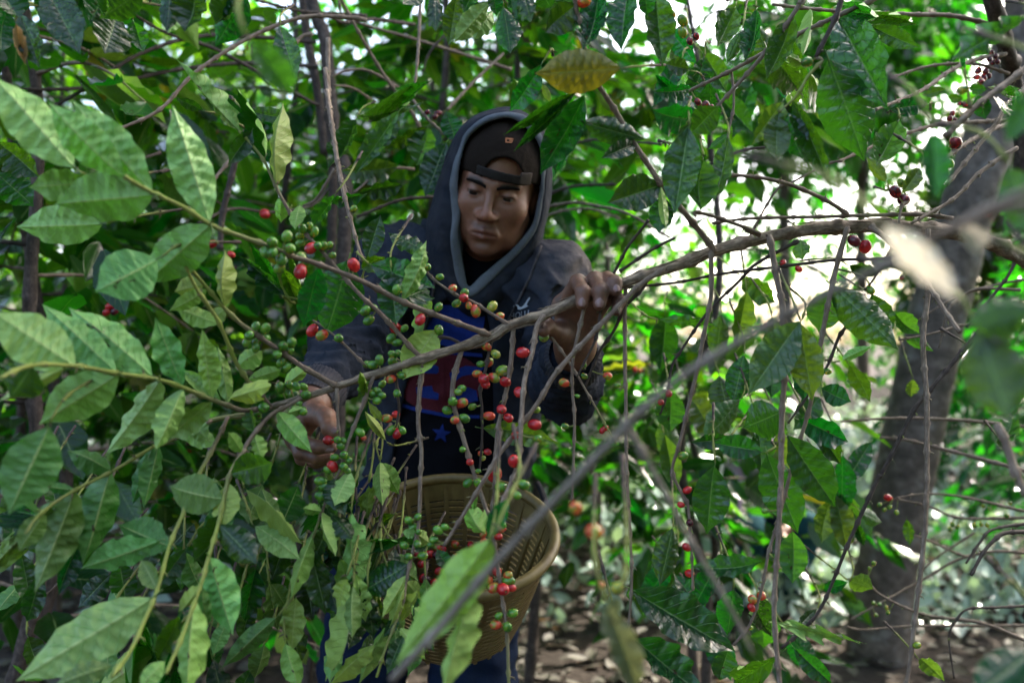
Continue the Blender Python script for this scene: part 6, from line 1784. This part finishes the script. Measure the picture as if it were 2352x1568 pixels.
def build_shade_tree():
    added_canopy_tree('tall shade tree added to keep sun off the left rows, trunk hidden by leaves behind the picker', (-.6, 9.2), (0.0, 4.7, 2.7, 8.2), 21)  # crown placed to keep the sun off the left background
    added_canopy_tree('tall shade tree out of sight at the left, added to block light from overhead', (-3.2, 2.6), (-3.4, 1.6, -.3, 4.8), 22, 4.3)  # unseen tree, added so its crown blocks overhead sky on the left
    T = Tree('shade_tree', (1.60, 3.45, 0.0), 'stout grey-brown tree trunk leaning right behind the hanging twigs', 'tree')
    base = at(2010, 1500, 3.45)
    path = [Vector((1.58, 3.45, -.1)), at(2022, 1400, 3.45), at(2060, 1180, 3.45), at(2105, 950, 3.46), at(2160, 700, 3.48), at(2235, 430, 3.5), at(2310, 200, 3.55), at(2380, -40, 3.6), Vector((2.62, 3.7, 3.6)), Vector((2.7, 3.85, 4.6))]
    twig_world(T, path, .128, .085, 'trunk', name='trunk', node=0, step=.05, seg=22, rough=.10)
    # flare at the foot and knots
    top = path[-1]
    rg = random.Random(3)
    lobes = []
    for k in range(30):
        c = Vector((rg.uniform(-.7, 4.6), rg.uniform(3.15, 4.75), rg.uniform(4.7, 5.9)))
        lobes.append(c)
    for k in range(0, 30, 2):
        c = lobes[k]
        twig_world(T, [path[-2] if k % 4 else top, (top + c) / 2 + Vector((0, 0, -.2)), c], .045, .012, 'trunk', name='limb', node=0, step=.15, seg=8)
    rows = []
    for k in range(5200):
        c = lobes[rg.randrange(30)]
        p = c + rand_dir(rg) * (.85 * rg.random() ** .45)
        d = (rand_dir(rg) + Vector((0, 0, -.3))).normalized()
        l2 = rg.uniform(.14, .24)
        rows.append((p, d, (Vector((0, 0, 1)) + rand_dir(rg) * .6).normalized(), l2, l2 * .48))
    V, Fc, UV = leaf_soup(rows)
    c = mesh_at('crown', [tuple(v) for v in V], Fc, M['leaf_bg'], T.root, (2, 4, 5), uv=UV)
    c['kind'] = 'stuff'

def build_far_person():
    base = at(1735, 1440, 4.3)
    bx, by = base.x, 4.3
    person = empty('person', (bx, by, 0), 'crouching picker in pink top and teal trousers, mostly hidden behind leaves at lower right', 'person')
    o = np.array((bx, by, 0.0))
    sk = M.get('skin') or plain_material('skin2', (.2, .1, .06))
    hipz = .30
    hipP, chest = o + (0, .05, .30), o + (.02, -.08, .62)
    hd = o + (-.06, -.22, .84)
    def body(p):
        d = smin(sd_ell(p, hd, (.075, .095, .11)), sd_cone(p, hd + (0, .03, -.08), chest + (0, 0, .1), .05, .06), .04)
        d = smin(d, sd_ell(p, hd + (0, -.1, -.02), (.014, .02, .02)), .015)
        d = smin(d, sd_cone(p, chest, hipP, .13, .13), .05)
        for s in (-1, 1):
            d = smin(d, chain(p, [chest + (s * .15, -.02, .08), chest + (s * .2, -.16, -.14), o + (s * .10 - .10, -.42, .42)], [.05, .04, .03], .02), .03)
            d = smin(d, sd_ell(p, o + (s * .10 - .11, -.48, .40), (.03, .045, .025)), .02)
            d = smin(d, chain(p, [hipP + (s * .09, 0, 0), o + (s * .14, -.36, .42), o + (s * .12, -.16, .06)], [.085, .065, .045], .02), .03)
        return d
    Vb, Fb = polygonise(body, o + (-.4, -.65, 0), o + (.4, .35, 1.05), .012)
    mesh_at('body', Vb, Fb, sk, person, tuple(o), attrs={'tint': np.full((len(Vb), 3), .9), 'grime': np.full(len(Vb), .2)})
    pink = cloth_material('pink_shirt', (.30, .19, .27), (.38, .25, .34))
    teal = cloth_material('teal_trousers', (.008, .035, .045), (.015, .055, .065))
    navy = cloth_material('navy_apron', (.012, .018, .045), (.02, .03, .07))
    def shirt(p):
        d = sd_cone(p, chest + (0, 0, .06), hipP + (0, 0, .06), .155, .15)
        for s in (-1, 1):
            d = smin(d, chain(p, [chest + (s * .15, -.02, .09), chest + (s * .2, -.16, -.12)], [.07, .058], .02), .04)
        d = d + .006 * np.sin(p[:, 0] * 60) * np.sin(p[:, 2] * 50)
        return smax(d, -(p[:, 2] - .30), .02)
    V, Fc = polygonise(shirt, o + (-.45, -.5, .2), o + (.45, .35, .95), .012)
    mesh_at('shirt', V, Fc, pink, person, tuple(o))
    def trs(p):
        d = sd_ell(p, hipP, (.17, .16, .13))
        for s in (-1, 1):
            d = smin(d, chain(p, [hipP + (s * .09, 0, 0), o + (s * .14, -.36, .42), o + (s * .12, -.16, .06)], [.105, .085, .065], .02), .03)
        return d + .004 * np.sin(p[:, 2] * 60 + p[:, 0] * 30)
    V, Fc = polygonise(trs, o + (-.4, -.6, -.02), o + (.4, .35, .6), .012)
    mesh_at('trousers', V, Fc, teal, person, tuple(o))
    def apron(p):
        d = np.abs(smin(sd_cone(p, chest, hipP, .172, .168), sd_ell(p, hipP, (.18, .175, .14)), .05)) - .006
        d = smax(d, p[:, 1] - (by - .02), .01)
        return smax(d, np.abs(p[:, 0] - bx) - .12, .01)
    V, Fc = polygonise(apron, o + (-.3, -.45, .2), o + (.3, .2, .85), .010)
    mesh_at('apron', V, Fc, navy, person, tuple(o))
    hair = plain_material('hair', (.012, .010, .009), .5, .4, 300)
    V, Fc = polygonise(lambda p: smax(sd_ell(p, hd + (0, .015, .02), (.085, .10, .108)), -sd_ell(p, hd + (0, -.10, -.05), (.065, .08, .09)), .01), hd - .14, hd + .15, .009)
    mesh_at('hair', V, Fc, hair, person, tuple(hd))
    # the bucket beside them
    c = Vector((at(1548, 1330, 4.2).x, 4.2, ground_z(at(1548, 1330, 4.2).x, 4.2)))
    root = empty('bucket', c, 'grey plastic bucket with a red rim on the ground beside the crouching picker', 'bucket')
    grey = plain_material('bucket_grey', (.07, .075, .085), .5, .4, 30)
    redm = plain_material('bucket_red', (.12, .012, .016), .5, .4, 30)
    Vq, Fq, _ = tube([c + Vector((0, 0, z)) for z in (.0, .01, .15, .30, .302, .29, .02)], [.10, .102, .12, .14, .136, .134, .098], 28)
    mesh_at('shell', [tuple(v) for v in Vq], Fq, grey, root, tuple(c))
    ring_ = [c + Vector((.142 * math.cos(a), .142 * math.sin(a), .312)) for a in np.linspace(0, 2 * math.pi, 37)]
    Vq, Fq, _ = tube(ring_, [.014] * 37, 8, cap=False)
    mesh_at('rim', [tuple(v) for v in Vq], Fq, redm, root, tuple(c))
    hp = [c + Vector((.142 * math.cos(a), .03, .31 - .12 * math.sin(a))) for a in np.linspace(0, math.pi, 14)]
    Vq, Fq, _ = tube([c + Vector((.146 * math.cos(a), -.146 * math.sin(a) * .9, .30 - .10 * math.sin(a))) for a in np.linspace(0, math.pi, 16)], [.004] * 16, 6)
    mesh_at('handle', [tuple(v) for v in Vq], Fq, grey, root, tuple(c))

def build_background():
    build_ground()
    build_shade_tree()
    build_far_person()
    S = [  # x, y, height, reach, label
        (-1.12, 1.85, 2.5, .80, 'leafy coffee tree at the far left edge beside the picker', 22, 1.0),
        (-1.55, 2.55, 2.6, .85, 'coffee tree behind the pale leaves in the left half', 22, 1.0),
        (-0.75, 2.75, 2.7, .85, 'coffee tree straight behind the double stem on the left', 24, 1.0),
        (-0.24, 2.55, 2.9, .75, 'coffee tree with a thin straight stem just left of the hood', 20, 1.0),
        (0.04, 2.75, 3.0, .80, 'coffee tree with a knobbly stem rising above the hood', 22, .95),
        (0.62, 2.60, 2.5, .70, 'sparse coffee tree right of the hood with bright backlit leaves', 16, .7),
        (.70, 2.95, 1.4, .55, 'low coffee tree below the bough at the right of the picker', 10, .8),
        (2.75, 3.3, 2.4, .75, 'coffee tree behind the grey trunk at the right edge', 14, .8),
        (-2.05, 3.6, 2.8, .95, 'tall coffee tree in the far left of the second row', 18, 1.0),
        (-1.25, 3.9, 2.9, .95, 'coffee tree of the second row behind the left leaves', 18, 1.0),
        (-0.35, 3.9, 3.0, .95, 'coffee tree of the second row behind the cap', 18, 1.0),
        (0.45, 4.1, 2.9, .95, 'coffee tree of the second row right of the picker\'s head', 14, .8),
    ]
    S.insert(0, (-0.98, 1.58, 2.3, .62, 'near coffee tree filling the dark spaces behind the pale leaves on the left', 24, 1.0))
    for i, (x, y, h, r_, lb, nb, th) in enumerate(S):
        coffee_shrub(x, y, h, r_, lb, 100 + i, nb, True, 160 if i < 8 else 420, th)
    S2 = [(-2.9, 5.0, 3.3, 1.2), (-1.6, 5.3, 3.2, 1.2), (-.5, 5.6, 3.3, 1.2), (.6, 5.6, 2.8, 1.1), (3.6, 4.6, 2.6, 1.0), (-3.9, 7.0, 3.6, 1.4), (-2.2, 7.4, 3.6, 1.4), (-.6, 7.6, 3.5, 1.4), (1.0, 7.4, 2.6, 1.2), (4.2, 7.0, 1.6, 1.1)]
    W = ['far left, third row', 'left of the double stem, third row', 'behind the hood, third row', 'right of the hood, third row', 'right of the grey trunk, third row',
         'at the far left, back row', 'left, back row', 'behind the cap, back row', 'right of the hood, back row', 'low beyond the grey trunk, back row']
    for i, ((x, y, h, r_), w) in enumerate(zip(S2, W)):
        coffee_shrub(x, y, h, r_, 'blurred distant coffee tree ' + w, 300 + i, 12, False, 1100, 1.0, zlo=.12, cherries=False)
    Tt = [(-7.5, 11, 7.5, 2.6, 'far left tall tree'), (-4.4, 12, 8, 2.6, 'second tall tree from the left'), (-1.6, 11.5, 7.5, 2.4, 'tall tree behind the double stem'), (0.9, 12.5, 7.5, 2.2, 'tall tree behind the hood'), (3.6, 10.5, 7.5, 2.3, 'tall tree rising over the bright gap'), (5.2, 11.8, 8.0, 2.1, 'tall tree behind the upper right stem'), (5.9, 9.6, 5.0, 1.5, 'rounded tree right of the grey trunk')]
    for i, (x, y, h, r_, w) in enumerate(Tt):
        broad_tree(x, y, h, r_, w + ' closing the blurred background', 500 + i, 2600 if i < 4 else 4200, .24, .12 if i < 4 or i == 6 else .40)
    for i, (x, y, h, r_, w) in enumerate([(.9, -2.3, 4.8, 1.3, 'added right of centre'), (2.6, -1.5, 4.6, 1.3, 'added far right'), (3.2, .5, 4.4, 1.2, 'added on the right flank')]):  # unseen trees, added to block sky light from behind the camera
        broad_tree(x, y, h, r_, 'tree of the row at the photographer\'s back, out of view, ' + w, 700 + i, 2600, .18, .06, group='unseen trees added to block sky light', trunk_r=.04)
    # far wood beyond, low under the bright gap
    rg = random.Random(77)
    rows = []
    for k in range(9000):
        a = rg.uniform(-.95, .95)
        y = rg.uniform(19, 30)
        x = a * y
        gap = 0.25 < a < .54
        hmax = (5.5 if gap else 8.5) + 1.2 * noise.noise(Vector((a * 9, 0, 0)))
        z = hmax * rg.random() ** (.8)
        l2 = rg.uniform(.3, .55)
        if gap and z > 1.6 and rg.random() < .35: continue
        rows.append((Vector((x, y, z)), rand_dir(rg, -.3), (Vector((0, 0, 1)) + rand_dir(rg) * .8).normalized(), l2, l2 * .5))
    V, Fc, UV = leaf_soup(rows)
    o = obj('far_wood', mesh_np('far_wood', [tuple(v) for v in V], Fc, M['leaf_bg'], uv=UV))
    tag(o, 'far-off wood forming a continuous green mass at the back', 'wood', kind='stuff')
# ------------------------------------------------------------------ build
build_person()
build_basket()
build_held_tree()
build_right_tree()
build_top_tree()
build_near_tree()
build_back_twigs()
build_background()
